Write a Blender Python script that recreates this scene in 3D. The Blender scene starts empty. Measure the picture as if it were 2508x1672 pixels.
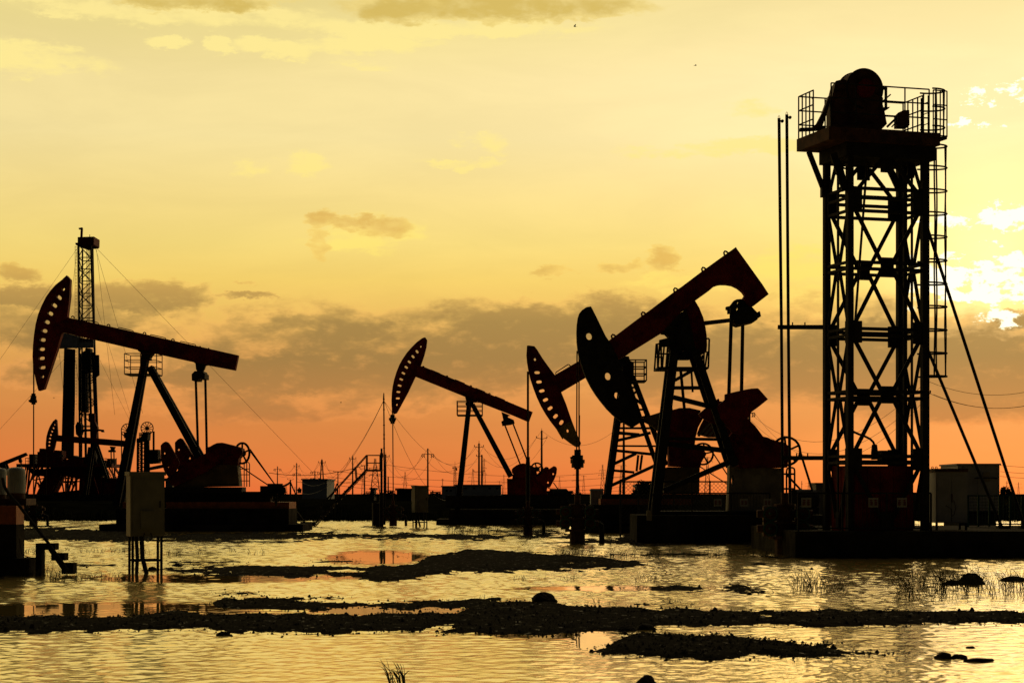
import bpy, math, random
import numpy as np
from mathutils import Vector, Matrix
from mathutils.geometry import tessellate_polygon
random.seed(7)
SC = bpy.context.scene
COL = SC.collection
F, CX, HY, CH = 4877.0, 1254.0, 1208.0, 1.75     # focal length in photo pixels, principal column, horizon row, eye height (m)
R = math.radians

# ------------------------------------------------------------------ camera
cam_data = bpy.data.cameras.new('camera')
cam_data.sensor_width = 36.0
cam_data.lens = 36.0 * F / 2508.0
cam_data.shift_y = (HY - 836.0) / 2508.0
cam_data.clip_start = 0.5
cam_data.clip_end = 12000
cam = bpy.data.objects.new('camera', cam_data)
COL.objects.link(cam)
cam.location = (0, 0, CH)
cam.rotation_euler = (R(90), 0, 0)
SC.camera = cam
SC.view_settings.view_transform = 'Standard'
SC.view_settings.look = 'None'
SC.view_settings.exposure = 0.0
SC.view_settings.gamma = 1.0
SC.cycles.max_bounces = 5
SC.cycles.diffuse_bounces = 2
SC.cycles.glossy_bounces = 3
SC.cycles.sample_clamp_indirect = 4.0
SC.cycles.use_denoising = True

# ------------------------------------------------------------------ sun, low behind broken cloud on the right
SUN_AZ, SUN_EL = R(13.6), R(6.2)
sl = bpy.data.lights.new('sun', 'SUN')
sl.energy = 0.08
sl.angle = R(25.0)
sl.color = (1.0, 0.62, 0.28)
sun = bpy.data.objects.new('sun', sl)
COL.objects.link(sun)
sd = Vector((math.sin(SUN_AZ) * math.cos(SUN_EL), math.cos(SUN_AZ) * math.cos(SUN_EL), math.sin(SUN_EL)))
sun.rotation_euler = sd.to_track_quat('Z', 'Y').to_euler()
sun.location = sd * 200

# ------------------------------------------------------------------ sky
def lin(r, g, b):
    f = lambda c: (c / 255 / 12.92) if c / 255 <= .04045 else ((c / 255 + .055) / 1.055) ** 2.4
    return (f(r), f(g), f(b))

world = bpy.data.worlds.new('World')
SC.world = world
world.use_nodes = True
world.cycles.sampling_method = 'MANUAL'
world.cycles.sample_map_resolution = 512
wt = world.node_tree
wt.nodes.clear()

def sock(tree, node, i, v):
    if hasattr(v, 'links'):
        tree.links.new(v, node.inputs[i])
    else:
        node.inputs[i].default_value = v

def M(tree, op, a, b=0.0, c=0.0, clamp=False):
    n = tree.nodes.new('ShaderNodeMath')
    n.operation = op
    n.use_clamp = clamp
    for i, v in enumerate((a, b, c)):
        sock(tree, n, i, v)
    return n.outputs[0]

def VM(tree, op, a, b=(0, 0, 0)):
    n = tree.nodes.new('ShaderNodeVectorMath')
    n.operation = op
    sock(tree, n, 0, a)
    sock(tree, n, 1, b)
    return n.outputs[1] if op in ('LENGTH', 'DOT_PRODUCT') else n.outputs[0]

def MR(tree, v, a, b, c=0.0, d=1.0, interp='SMOOTHSTEP'):
    n = tree.nodes.new('ShaderNodeMapRange')
    n.interpolation_type = interp
    n.clamp = True if hasattr(n, 'clamp') else None
    for i, x in enumerate((v, a, b, c, d)):
        sock(tree, n, i, x)
    return n.outputs[0]

def MIX(tree, f, a, b, blend='MIX'):
    n = tree.nodes.new('ShaderNodeMix')
    n.data_type = 'RGBA'
    n.blend_type = blend
    n.clamp_factor = True
    sock(tree, n, 0, f)
    for i, v in ((6, a), (7, b)):
        if hasattr(v, 'links'):
            tree.links.new(v, n.inputs[i])
        else:
            n.inputs[i].default_value = (v[0], v[1], v[2], 1)
    return n.outputs[2]

def RAMP(tree, f, stops):
    n = tree.nodes.new('ShaderNodeValToRGB')
    cr = n.color_ramp
    while len(cr.elements) > 1:
        cr.elements.remove(cr.elements[-1])
    for i, (p, c) in enumerate(stops):
        e = cr.elements[0] if i == 0 else cr.elements.new(p)
        e.position = p
        e.color = (c[0], c[1], c[2], 1)
    sock(tree, n, 0, f)
    return n.outputs[0]

def NOISE(tree, vec, scale, detail=6.0, rough=0.55, dist=0.0):
    n = tree.nodes.new('ShaderNodeTexNoise')
    n.noise_dimensions = '3D'
    tree.links.new(vec, n.inputs['Vector'])
    n.inputs['Scale'].default_value = scale
    n.inputs['Detail'].default_value = detail
    n.inputs['Roughness'].default_value = rough
    n.inputs['Distortion'].default_value = dist
    return n.outputs['Fac']

def COMB(tree, x, y, z):
    n = tree.nodes.new('ShaderNodeCombineXYZ')
    for i, v in enumerate((x, y, z)):
        sock(tree, n, i, v)
    return n.outputs[0]

DEG = 180 / math.pi
def az_of(px): return math.atan((px - CX) / F) * DEG
def el_of(py): return math.atan((HY - py) / F) * DEG
PXD = DEG / F

def build_sky():
    t = wt
    tc = t.nodes.new('ShaderNodeTexCoord')
    sp = t.nodes.new('ShaderNodeSeparateXYZ')
    t.links.new(tc.outputs['Generated'], sp.inputs[0])
    x, y, z = sp.outputs
    az = M(t, 'MULTIPLY', M(t, 'ARCTAN2', x, y), DEG)              # azimuth from straight ahead, degrees
    el = M(t, 'MULTIPLY', M(t, 'ARCSINE', z), DEG)                 # elevation, degrees
    ang = COMB(t, az, el, 0.0)
    st = VM(t, 'MULTIPLY', ang, (0.46, 1.0, 1.0))                  # clouds are longer than tall
    warp = t.nodes.new('ShaderNodeTexNoise')
    t.links.new(st, warp.inputs['Vector'])
    warp.inputs['Scale'].default_value = 0.9
    warp.inputs['Detail'].default_value = 4.0
    woff = VM(t, 'MULTIPLY', VM(t, 'SUBTRACT', warp.outputs['Color'], (.5, .5, .5)), (1.5, 0.7, 0.0))
    wf_ = t.nodes.new('ShaderNodeTexNoise')
    t.links.new(st, wf_.inputs['Vector'])
    wf_.inputs['Scale'].default_value = 4.5
    wf_.inputs['Detail'].default_value = 4.0
    wf_.inputs['Roughness'].default_value = 0.65
    woff2 = VM(t, 'MULTIPLY', VM(t, 'SUBTRACT', wf_.outputs['Color'], (.5, .5, .5)), (0.9, 0.55, 0.0))
    wang = VM(t, 'ADD', VM(t, 'ADD', ang, woff), woff2)
    big = NOISE(t, st, 0.75, 6.0, 0.58, 0.3)
    fine = NOISE(t, st, 2.2, 6.0, 0.62, 0.2)
    wisp = NOISE(t, VM(t, 'MULTIPLY', ang, (0.25, 1.3, 1.0)), 1.1, 6.0, 0.6, 0.4)

    def blobs(lst, vec):
        acc = None
        for px, py, rx, ry, w in lst:
            c = (az_of(px), el_of(py), 0)
            d = VM(t, 'LENGTH', VM(t, 'MULTIPLY', VM(t, 'SUBTRACT', vec, c), (1 / (rx * PXD), 1 / (ry * PXD), 0)))
            f = M(t, 'MULTIPLY', MR(t, d, 0.35, 1.6, 1.0, 0.0), w)
            acc = f if acc is None else M(t, 'MAXIMUM', acc, f)
        return acc

    E = 30.0
    def stop(py, r, g, b): return (el_of(py) / E, lin(r, g, b))
    clear = RAMP(t, M(t, 'DIVIDE', el, E), [
        (0.0, lin(230, 112, 58)), stop(1180, 228, 118, 60), stop(1120, 222, 127, 64), stop(1040, 216, 135, 69),
        stop(950, 218, 150, 78), stop(860, 230, 172, 88), stop(780, 238, 192, 97), stop(690, 246, 210, 107),
        stop(600, 248, 219, 124), stop(480, 250, 223, 140), stop(340, 250, 228, 158), stop(200, 250, 228, 158),
        stop(60, 242, 222, 146), stop(-260, 228, 204, 122), (0.68, (1.05, .80, .36)), (0.86, (1.1, .84, .40)), (1.0, (.95, .72, .36))])  # unseen sky above the view, brightened to light up the water
    # brightness towards the sun's side
    side = MR(t, az, -15.0, 16.0, 0.92, 1.05, 'LINEAR')
    sv = M(t, 'ARCCOSINE', VM(t, 'DOT_PRODUCT', tc.outputs['Generated'], tuple(sd)))
    sdeg = M(t, 'MULTIPLY', sv, DEG)
    glow = M(t, 'POWER', MR(t, sdeg, 0.0, 11.0, 1.0, 0.0, 'LINEAR'), 2.0)
    glow2 = M(t, 'POWER', MR(t, sdeg, 0.0, 4.2, 1.0, 0.0, 'LINEAR'), 1.5)
    sc_ = t.nodes.new('ShaderNodeVectorMath'); sc_.operation = 'SCALE'
    t.links.new(clear, sc_.inputs[0]); t.links.new(side, sc_.inputs[3])
    col = sc_.outputs[0]
    col = MIX(t, 1.0, col, MIX(t, glow, (0, 0, 0), (0.20, 0.15, 0.06)), 'ADD')
    creamy = M(t, 'MULTIPLY', MR(t, az, -8.0, 12.0), MR(t, el, 5.0, 12.0))
    col = MIX(t, 1.0, col, MIX(t, creamy, (0, 0, 0), (0.06, 0.045, 0.075)), 'ADD')
    col = MIX(t, 1.0, col, MIX(t, glow2, (0, 0, 0), (0.45, 0.38, 0.24)), 'ADD')

    low = M(t, 'MULTIPLY', MR(t, az, 0.0, 13.0), MR(t, el, 3.5, 0.6))
    col = MIX(t, 1.0, col, MIX(t, low, (0, 0, 0), (0.12, 0.05, 0.004)), 'ADD')
    veil = NOISE(t, VM(t, 'MULTIPLY', ang, (0.16, 0.7, 1.0)), 0.8, 6.0, 0.6, 0.5)
    vs_ = t.nodes.new('ShaderNodeVectorMath'); vs_.operation = 'SCALE'
    t.links.new(col, vs_.inputs[0]); t.links.new(MR(t, veil, .3, .7, .965, 1.035), vs_.inputs[3])
    col = vs_.outputs[0]
    warm = MIX(t, MR(t, el, 7.5, 2.5), (1, 1, 1), (1.03, .965, .94))
    col = MIX(t, 1.0, col, warm, 'MULTIPLY')
    # thin bright clouds
    light = blobs(LIGHT, wang)
    ragged = M(t, 'ADD', M(t, 'MULTIPLY', M(t, 'SUBTRACT', wisp, .5), 1.8), M(t, 'MULTIPLY', M(t, 'SUBTRACT', fine, .5), 1.3))
    lf = MR(t, M(t, 'ADD', light, ragged), 0.08, 0.66)
    lf = M(t, 'MULTIPLY', lf, MR(t, light, 0.02, 0.35))
    lcol = RAMP(t, M(t, 'DIVIDE', el, E), [(0.0, lin(255, 190, 100)), stop(800, 255, 214, 110), stop(650, 255, 228, 112),
                                           stop(330, 255, 233, 146), stop(100, 255, 234, 148), (.5, lin(250, 228, 150))])
    col = MIX(t, M(t, 'MULTIPLY', lf, 0.9), col, lcol)

    # grey-olive stratocumulus with lit edges
    dk = blobs(DARK, wang)
    den = M(t, 'ADD', dk, M(t, 'ADD', M(t, 'MULTIPLY', M(t, 'SUBTRACT', big, .5), 1.7), M(t, 'MULTIPLY', M(t, 'SUBTRACT', fine, .5), 0.8)))
    df = MR(t, den, 0.06, 0.64)
    df = M(t, 'MULTIPLY', df, MR(t, dk, 0.02, 0.22))
    rim = M(t, 'MULTIPLY', MR(t, den, 0.02, 0.22), MR(t, den, 0.52, 0.24))
    rim = M(t, 'MULTIPLY', rim, MR(t, dk, 0.05, 0.3))
    rcol = RAMP(t, M(t, 'DIVIDE', el, E), [(0.0, lin(245, 128, 62)), stop(1020, 238, 148, 76), stop(900, 240, 166, 88),
                                           stop(780, 246, 190, 98), stop(640, 250, 212, 108), stop(300, 248, 220, 130), (.6, lin(240, 215, 130))])
    dcol = RAMP(t, M(t, 'DIVIDE', el, E), [(0.0, lin(205, 118, 62)), stop(1060, 194, 118, 62), stop(980, 180, 124, 67),
                                           stop(880, 156, 120, 66), stop(790, 160, 127, 69), stop(720, 188, 148, 78),
                                           stop(640, 228, 182, 88), stop(560, 226, 182, 92), stop(60, 214, 184, 92), (.6, lin(205, 178, 96))])
    col = MIX(t, M(t, 'MULTIPLY', rim, 0.7), col, rcol)
    dcol = MIX(t, MR(t, fine, 0.52, 0.78, 0.0, 0.4), dcol, rcol)
    col = MIX(t, M(t, 'MULTIPLY', df, 0.94), col, dcol)

    # torn white-hot cloud round the hidden sun
    wb = blobs(WHITE, wang)
    torn = NOISE(t, VM(t, 'MULTIPLY', ang, (0.7, 1.1, 1.0)), 2.6, 6.0, 0.66, 0.3)
    wf = MR(t, M(t, 'ADD', wb, M(t, 'MULTIPLY', M(t, 'SUBTRACT', torn, .5), 3.4)), 0.36, 0.78)
    wf = M(t, 'MULTIPLY', wf, MR(t, wb, 0.02, 0.25))
    col = MIX(t, wf, col, MIX(t, MR(t, wf, .25, .95), (1.08, .90, .42), (1.35, 1.25, 0.92)))

    # high overhead the band brightened for the water gives out
    col = MIX(t, MR(t, el, 30.0, 52.0), col, (.05, .045, .035))
    # behind the camera and overhead the evening sky is dim
    dim = MR(t, y, -0.08, 0.93, 0.0, 1.0)
    back = MIX(t, MR(t, el, 0, 70), (0.007, 0.0058, 0.0046), (0.014, 0.012, 0.010))
    col = MIX(t, dim, back, col)
    col = MIX(t, MR(t, el, -0.6, -0.05), (0.004, 0.003, 0.002), col)
    # the Nishita sky at the same sun, as a faint wash
    ns = t.nodes.new('ShaderNodeTexSky')
    ns.sky_type = 'NISHITA'
    ns.sun_disc = False
    ns.sun_elevation = SUN_EL
    ns.sun_rotation = SUN_AZ
    b1 = t.nodes.new('ShaderNodeBackground'); b1.inputs[1].default_value = 1.0
    b2 = t.nodes.new('ShaderNodeBackground'); b2.inputs[1].default_value = 0.0015
    t.links.new(col, b1.inputs[0]); t.links.new(ns.outputs[0], b2.inputs[0])
    ad = t.nodes.new('ShaderNodeAddShader')
    t.links.new(b1.outputs[0], ad.inputs[0]); t.links.new(b2.outputs[0], ad.inputs[1])
    out = t.nodes.new('ShaderNodeOutputWorld')
    t.links.new(ad.outputs[0], out.inputs[0])
    return

DARK = [(347, 738, 170, 38, .84), (55, 748, 140, 28, .78), (25, 690, 56, 24, .62), (600, 737, 76, 10, .6), (613, 700, 34, 7, .36),
        (690, 790, 90, 32, .5), (840, 818, 140, 26, .62), (940, 798, 36, 16, .5), (720, 912, 180, 50, .92), (540, 925, 140, 42, .8),
        (910, 880, 120, 40, .66), (1095, 795, 64, 40, .5), (1110, 880, 160, 62, .70), (1205, 806, 66, 48, .66), (1335, 800, 140, 62, .8),
        (1190, 930, 140, 48, .6), (1480, 790, 160, 58, .8), (1820, 830, 150, 62, .8), (2000, 890, 230, 80, .8), (1620, 900, 200, 70, .62),
        (2350, 925, 320, 100, 1.0), (2150, 860, 200, 80, .85), (1615, 640, 46, 34, .62), (1520, 660, 52, 17, .5), (1365, 672, 70, 14, .32),
        (790, 545, 36, 24, .52), (852, 552, 60, 17, .5), (788, 600, 28, 44, .42), (940, 560, 60, 24, .34), (480, 18, 220, 20, .5), (1220, 14, 330, 34, .62),
        (200, 920, 200, 44, .6), (1000, 980, 300, 30, .34), (2490, 800, 50, 26, .8), (560, 1010, 260, 24, .3), (900, 880, 700, 120, .50), (1900, 880, 520, 130, .58), (120, 790, 300, 70, .42), (700, 985, 460, 44, .40), (1250, 840, 260, 90, .72)]
LIGHT = [(80, 175, 170, 36, .62), (450, 55, 330, 26, .55), (410, 120, 62, 14, .7), (548, 125, 36, 21, .9), (690, 122, 95, 25, .8),
         (900, 104, 170, 24, .62), (900, 160, 70, 13, .5), (1110, 66, 380, 24, .6), (735, 405, 54, 26, .52), (600, 415, 46, 22, .46),
         (1200, 350, 46, 32, .52), (1130, 345, 40, 16, .44), (1130, 402, 90, 13, .46), (1700, 374, 170, 15, .56), (1850, 362, 120, 18, .6),
         (1830, 270, 66, 24, .52), (1940, 650, 120, 44, .62), (2000, 740, 120, 40, .6), (900, 575, 150, 40, .5), (1700, 690, 200, 26, .4),
         (80, 30, 120, 16, .4), (120, 64, 60, 10, .5)]
WHITE = [(2440, 256, 90, 32, .62), (2370, 330, 84, 11, .7), (2345, 552, 56, 22, .8), (2472, 550, 62, 34, .95), (2425, 612, 24, 10, .8),
         (2482, 645, 36, 13, .7), (2336, 692, 62, 54, .92), (2440, 700, 90, 36, .95), (2412, 740, 110, 20, .95), (2460, 792, 66, 22, .8),
         (2492, 672, 34, 28, .85), (2270, 560, 40, 20, .5), (2230, 700, 50, 60, .5)]
build_sky()
# ------------------------------------------------------------------ helpers
def W(px, py, D):
    """the point that stands D metres ahead where the photograph shows (px, py)"""
    return Vector(((px - CX) * D / F, D, CH - (py - HY) * D / F))

# the enlargements the measurements were taken from: origin and scale
ZM = {1: (0, 520, .30617), 2: (0, 980, .28694), 3: (260, 840, .3125), 4: (660, 920, .25505), 5: (930, 800, .33169), 6: (1270, 580, .27636),
      7: (1380, 900, .30612), 8: (1880, 140, .22956), 9: (1880, 460, .30612), 10: (1900, 900, .30614), 11: (0, 1250, .53316), 12: (1254, 1250, .53316),
      13: (660, 1080, .14456), 14: (1000, 1060, .17857), 15: (300, 620, .46769)}
def Z(k, *pts):
    x0, y0, s = ZM[k]
    return [(x0 + x * s, y0 + y * s) for x, y in pts]
def Z1(k, x, y):
    x0, y0, s = ZM[k]
    return (x0 + x * s, y0 + y * s)

class MB:
    """collects shapes in world coordinates, then links them as one mesh object"""
    def __init__(self):
        self.v, self.f = [], []
    def add(self, vs, fs):
        o = len(self.v)
        self.v += [tuple(p) for p in vs]
        self.f += [tuple(i + o for i in f) for f in fs]
        return self
    def box(self, c, s, yaw=0.0, taper=1.0):
        cx, cy, cz = c
        hx, hy, hz = s[0] / 2, s[1] / 2, s[2] / 2
        ca, sa = math.cos(yaw), math.sin(yaw)
        vs = []
        for dz, k in ((-hz, 1.0), (hz, taper)):
            for dx, dy in ((-hx, -hy), (hx, -hy), (hx, hy), (-hx, hy)):
                dx, dy = dx * k, dy * k
                vs.append((cx + dx * ca - dy * sa, cy + dx * sa + dy * ca, cz + dz))
        return self.add(vs, [(3, 2, 1, 0), (4, 5, 6, 7), (0, 1, 5, 4), (1, 2, 6, 5), (2, 3, 7, 6), (3, 0, 4, 7)])
    def bar(self, a, b, w, h=None, w2=None, h2=None):
        a, b = Vector(a), Vector(b)
        h = w if h is None else h
        w2 = w if w2 is None else w2
        h2 = h if h2 is None else h2
        d = (b - a)
        if d.length < 1e-6: return self
        d.normalize()
        ref = Vector((0, 1, 0)) if abs(d.y) < .9 else Vector((0, 0, 1))
        s = d.cross(ref).normalized()          # in the picture plane, across the bar
        u = s.cross(d).normalized()            # in depth
        vs = []
        for p, ww, hh in ((a, w, h), (b, w2, h2)):
            for i, j in ((-1, -1), (1, -1), (1, 1), (-1, 1)):
                vs.append(p + s * (i * ww / 2) + u * (j * hh / 2))
        return self.add(vs, [(3, 2, 1, 0), (4, 5, 6, 7), (0, 1, 5, 4), (1, 2, 6, 5), (2, 3, 7, 6), (3, 0, 4, 7)])
    def tube(self, pts, r, n=6, closed=False, cap=True):
        pts = [Vector(p) for p in pts]
        m = len(pts)
        rs = r if isinstance(r, (list, tuple)) else [r] * m
        vs, fs = [], []
        prev = None
        for i, p in enumerate(pts):
            a = pts[(i - 1) % m] if (closed or i > 0) else p
            b = pts[(i + 1) % m] if (closed or i < m - 1) else p
            d = (b - a)
            d = d.normalized() if d.length > 1e-9 else Vector((0, 0, 1))
            if prev is None:
                ref = Vector((0, 0, 1)) if abs(d.z) < .9 else Vector((0, 1, 0))
                s = d.cross(ref).normalized()
            else:
                s = (prev - d * prev.dot(d))
                s = s.normalized() if s.length > 1e-6 else d.orthogonal().normalized()
            prev = s
            u = d.cross(s)
            for k in range(n):
                t = 2 * math.pi * k / n
                vs.append(p + (s * math.cos(t) + u * math.sin(t)) * rs[i])
        for i in range(m if closed else m - 1):
            j = (i + 1) % m
            for k in range(n):
                l = (k + 1) % n
                fs.append((i * n + k, i * n + l, j * n + l, j * n + k))
        if not closed and cap:
            fs.append(tuple(range(n - 1, -1, -1)))
            fs.append(tuple((m - 1) * n + k for k in range(n)))
        return self.add(vs, fs)
    def prism(self, out, D, t, holes=(), dx=0.0):
        """a plate t metres thick whose outline (photo pixels) stands at depth D"""
        loops = [[W(p[0], p[1], D) + Vector((dx, 0, 0)) for p in out]] + [[W(p[0], p[1], D) + Vector((dx, 0, 0)) for p in h] for h in holes]
        return self.plate(loops, Vector((0, 1, 0)), t)
    def plate(self, loops, nrm, t):
        flat = [p for l in loops for p in l]
        tris = tessellate_polygon(loops)
        n = len(flat)
        off = nrm * (t / 2)
        vs = [p - off for p in flat] + [p + off for p in flat]
        fs = [tuple(tr) for tr in tris] + [tuple(i + n for i in reversed(tr)) for tr in tris]
        s = 0
        for l in loops:
            m = len(l)
            for i in range(m):
                j = (i + 1) % m
                fs.append((s + i, s + j, s + j + n, s + i + n))
            s += m
        return self.add(vs, fs)
    def disc(self, c, r, t, axis=(0, 1, 0), n=24, r2=None):
        c, a = Vector(c), Vector(axis).normalized()
        self.tube([c - a * t / 2, c + a * t / 2], [r, r if r2 is None else r2], n)
        return self
    def ring(self, c, r, tr, axis=(0, 1, 0), n=28, m=6, sx=1.0):
        c, a = Vector(c), Vector(axis).normalized()
        s = a.orthogonal().normalized(); u = a.cross(s)
        self.tube([c + s * (r * math.cos(2 * math.pi * k / n)) + u * (r * math.sin(2 * math.pi * k / n)) for k in range(n)], tr, m, closed=True)
        return self
    def build(self, name, mat, parent=None, base=None, smooth=False, origin=None):
        """base: world position of the thing's origin"""
        if parent is not None:
            base = Vector(parent.get('_b', (0, 0, 0)))
        elif base is None:
            a = np.array(self.v)
            base = Vector((float((a[:, 0].min() + a[:, 0].max()) / 2), float((a[:, 1].min() + a[:, 1].max()) / 2), float(a[:, 2].min())))
        base = Vector(base)
        me = bpy.data.meshes.new(name)
        me.from_pydata([(p[0] - base.x, p[1] - base.y, p[2] - base.z) for p in self.v], [], self.f)
        me.update()
        import bmesh as _bm
        if len(self.f) < 60000:
            bm = _bm.new(); bm.from_mesh(me)
            _bm.ops.recalc_face_normals(bm, faces=bm.faces)
            bm.to_mesh(me); bm.free()
        if smooth:
            for p in me.polygons: p.use_smooth = True
        me.materials.append(mat)
        o = bpy.data.objects.new(name, me)
        COL.objects.link(o)
        if parent is None:
            o.location = base
        else:
            o.parent = parent
        o['_b'] = tuple(base)
        return o

def thing(name, label, cat, base, group=None):
    o = bpy.data.objects.new(name, None)
    COL.objects.link(o)
    o.empty_display_size = .3
    o.location = base
    o['_b'] = tuple(base)
    return tag(o, label, cat, group)
def tag(o, label=None, cat=None, group=None, kind=None):
    if label: o['label'] = label
    if cat: o['category'] = cat
    if group: o['group'] = group
    if kind: o['kind'] = kind
    return o
def copy_tree(o, parent=None):
    c = o.copy()
    COL.objects.link(c)
    if parent is not None: c.parent = parent
    for ch in list(o.children): copy_tree(ch, c)
    return c

def circle(cx, cy, rx, ry=None, n=14, rot=0.0):
    ry = rx if ry is None else ry
    out = []
    for k in range(n):
        a = 2 * math.pi * k / n
        x, y = rx * math.cos(a), ry * math.sin(a)
        out.append((cx + x * math.cos(rot) - y * math.sin(rot), cy + x * math.sin(rot) + y * math.cos(rot)))
    return out
def capsule(cx, cy, w, h, rot=0.0, n=5):
    """rounded slot of length w and height h"""
    out = []
    l = max(w - h, 0) / 2
    r = h / 2
    for s in (1, -1):
        for k in range(n + 1):
            a = -math.pi / 2 + math.pi * k / n
            x, y = s * (l + r * math.cos(a)), s * r * math.sin(a)
            out.append((cx + x * math.cos(rot) - y * math.sin(rot), cy + x * math.sin(rot) + y * math.cos(rot)))
    return out

# ------------------------------------------------------------------ materials
def material(name, color, rough=.6, metal=0.0, var=.35, scale=3.0, bump=.0, spec=.3, tint=None):
    m = bpy.data.materials.new(name)
    m.use_nodes = True
    t = m.node_tree
    b = t.nodes['Principled BSDF']
    tc = t.nodes.new('ShaderNodeTexCoord')
    nz = NOISE(t, tc.outputs['Object'], scale, 6.0, .65)
    dark = tuple(c * (1 - var) for c in color)
    lite = tint if tint else tuple(min(1, c * (1 + var)) for c in color)
    t.links.new(MIX(t, MR(t, nz, .35, .68), dark, lite), b.inputs['Base Color'])
    b.inputs['Roughness'].default_value = rough
    b.inputs['Metallic'].default_value = metal
    b.inputs['Specular IOR Level'].default_value = spec
    if bump:
        bp = t.nodes.new('ShaderNodeBump')
        bp.inputs['Strength'].default_value = bump
        bp.inputs['Distance'].default_value = .02
        t.links.new(NOISE(t, tc.outputs['Object'], scale * 6, 5.0, .6), bp.inputs['Height'])
        t.links.new(bp.outputs[0], b.inputs['Normal'])
    return m
RED = material('red_paint', (.19, .014, .010), .7, 0, .5, 2.0, .2, .15)
STEEL = material('dark_steel', (.030, .029, .028), .75, 0, .4, 4, .1, .12)
BLUEST = material('blue_black_steel', (.022, .025, .032), .8, 0, .35, 3, .1, .06)
RUST = material('rusty_steel', (.10, .045, .025), .8, 0, .5, 3, .2)
CABINET = material('cabinet_paint', (.23, .23, .18), .6, 0, .18, 1.5, .05)
WHITEP = material('white_panel', (.42, .43, .42), .6, 0, .15, 1.2, .05)
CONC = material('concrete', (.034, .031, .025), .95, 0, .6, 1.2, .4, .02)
ORANGE = material('orange_paint', (.42, .12, .03), .6, 0, .3, 2, .1)
YELLOW = material('yellow_paint', (.36, .25, .03), .6, 0, .3, 2, .1)
OLIVE = material('faded_ochre_paint', (.16, .11, .04), .7, 0, .4, 1.6, .15)
PALE = material('weathered_pale_paint', (.28, .25, .17), .75, 0, .35, 1.8, .2)
WIRE = material('wire', (.05, .04, .035), .6, .3, .2, 1)
RAIL = material('railing_paint', (.16, .03, .02), .6, 0, .4, 3)
GREENP = material('green_paint', (.03, .10, .06), .6, 0, .3, 3)
WOODP = material('pole_concrete', (.13, .12, .10), .85, 0, .3, 2, .2, .1)
FARBLD = material('far_wall', (.42, .44, .42), .8, 0, .15, .3)
LATT = material('galvanised_lattice', (.16, .16, .15), .6, .3, .2, .5)
TANKM = material('tank_paint', (.34, .38, .38), .5, 0, .2, 1.5)
LEAF = material('foliage', (.02, .027, .010), .95, 0, .5, 2, 0, .02)
REED = material('reed', (.05, .055, .02), .8, 0, .4, 5, 0, .1)
ROCK = material('wet_rock', (.03, .026, .022), .9, 0, .5, 6, .5, .08)
DARKG = material('window_dark', (.02, .02, .022), .3, 0, .2, 1)
BIRDM = material('bird_feather', (.03, .025, .02), .8, 0, .3, 8)
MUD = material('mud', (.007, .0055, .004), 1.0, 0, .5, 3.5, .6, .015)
mt = MUD.node_tree                                   # small wet patches that still shine
mw = MR(mt, NOISE(mt, mt.nodes['Texture Coordinate'].outputs['Object'], 7.0, 5.0, .7), .60, .68)
mt.links.new(MR(mt, mw, 0, 1, .012, .10, 'LINEAR'), mt.nodes['Principled BSDF'].inputs['Specular IOR Level'])
mt.links.new(MR(mt, mw, 0, 1, 1.0, .42, 'LINEAR'), mt.nodes['Principled BSDF'].inputs['Roughness'])
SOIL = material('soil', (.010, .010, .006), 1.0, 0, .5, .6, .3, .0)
# ------------------------------------------------------------------ ground, water, mud
rng = np.random.default_rng(11)
def vnoise(x, y, seed=0):
    xi, yi = np.floor(x).astype(np.int64), np.floor(y).astype(np.int64)
    xf, yf = x - xi, y - yi
    u, v = xf * xf * (3 - 2 * xf), yf * yf * (3 - 2 * yf)
    def h(a, b):
        n = (a * 374761393 + b * 668265263 + seed * 1442695041) & 0xffffffff
        n = ((n ^ (n >> 13)) * 1274126177) & 0xffffffff
        n = (n ^ (n >> 16)) & 0xffffffff
        return n / 4294967295.0
    a, b, c, d = h(xi, yi), h(xi + 1, yi), h(xi, yi + 1), h(xi + 1, yi + 1)
    return (a * (1 - u) + b * u) * (1 - v) + (c * (1 - u) + d * u) * v
def fbm(x, y, o=4, seed=0):
    s, a, tot = 0, 1.0, 0
    for k in range(o):
        s = s + a * vnoise(x * 2 ** k, y * 2 ** k, seed + k)
        tot += a; a *= .55
    return s / tot - .5

def grid_mesh(name, X, Y, Zc, keep=None, attr=None):
    r, c = X.shape
    idx = np.arange(r * c).reshape(r, c)
    q = np.stack([idx[:-1, :-1], idx[:-1, 1:], idx[1:, 1:], idx[1:, :-1]], -1).reshape(-1, 4)
    if keep is not None:
        k = keep.reshape(-1)
        q = q[k[q].any(1)]
        used = np.unique(q)
        remap = -np.ones(r * c, np.int64); remap[used] = np.arange(len(used))
        q = remap[q]
    else:
        used = np.arange(r * c)
    P = np.stack([X, Y, Zc], -1).reshape(-1, 3)[used].astype(np.float32)
    me = bpy.data.meshes.new(name)
    me.vertices.add(len(P)); me.vertices.foreach_set('co', P.reshape(-1))
    me.loops.add(len(q) * 4); me.loops.foreach_set('vertex_index', q.reshape(-1).astype(np.int32))
    me.polygons.add(len(q))
    me.polygons.foreach_set('loop_start', np.arange(0, len(q) * 4, 4, dtype=np.int32))
    me.polygons.foreach_set('loop_total', np.full(len(q), 4, np.int32))
    me.polygons.foreach_set('use_smooth', np.ones(len(q), bool))
    me.update(calc_edges=True)
    if attr is not None:
        at = me.attributes.new('calm', 'FLOAT', 'POINT')
        at.data.foreach_set('value', attr.reshape(-1)[used].astype(np.float32))
    o = bpy.data.objects.new(name, me)
    COL.objects.link(o)
    return o

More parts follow.
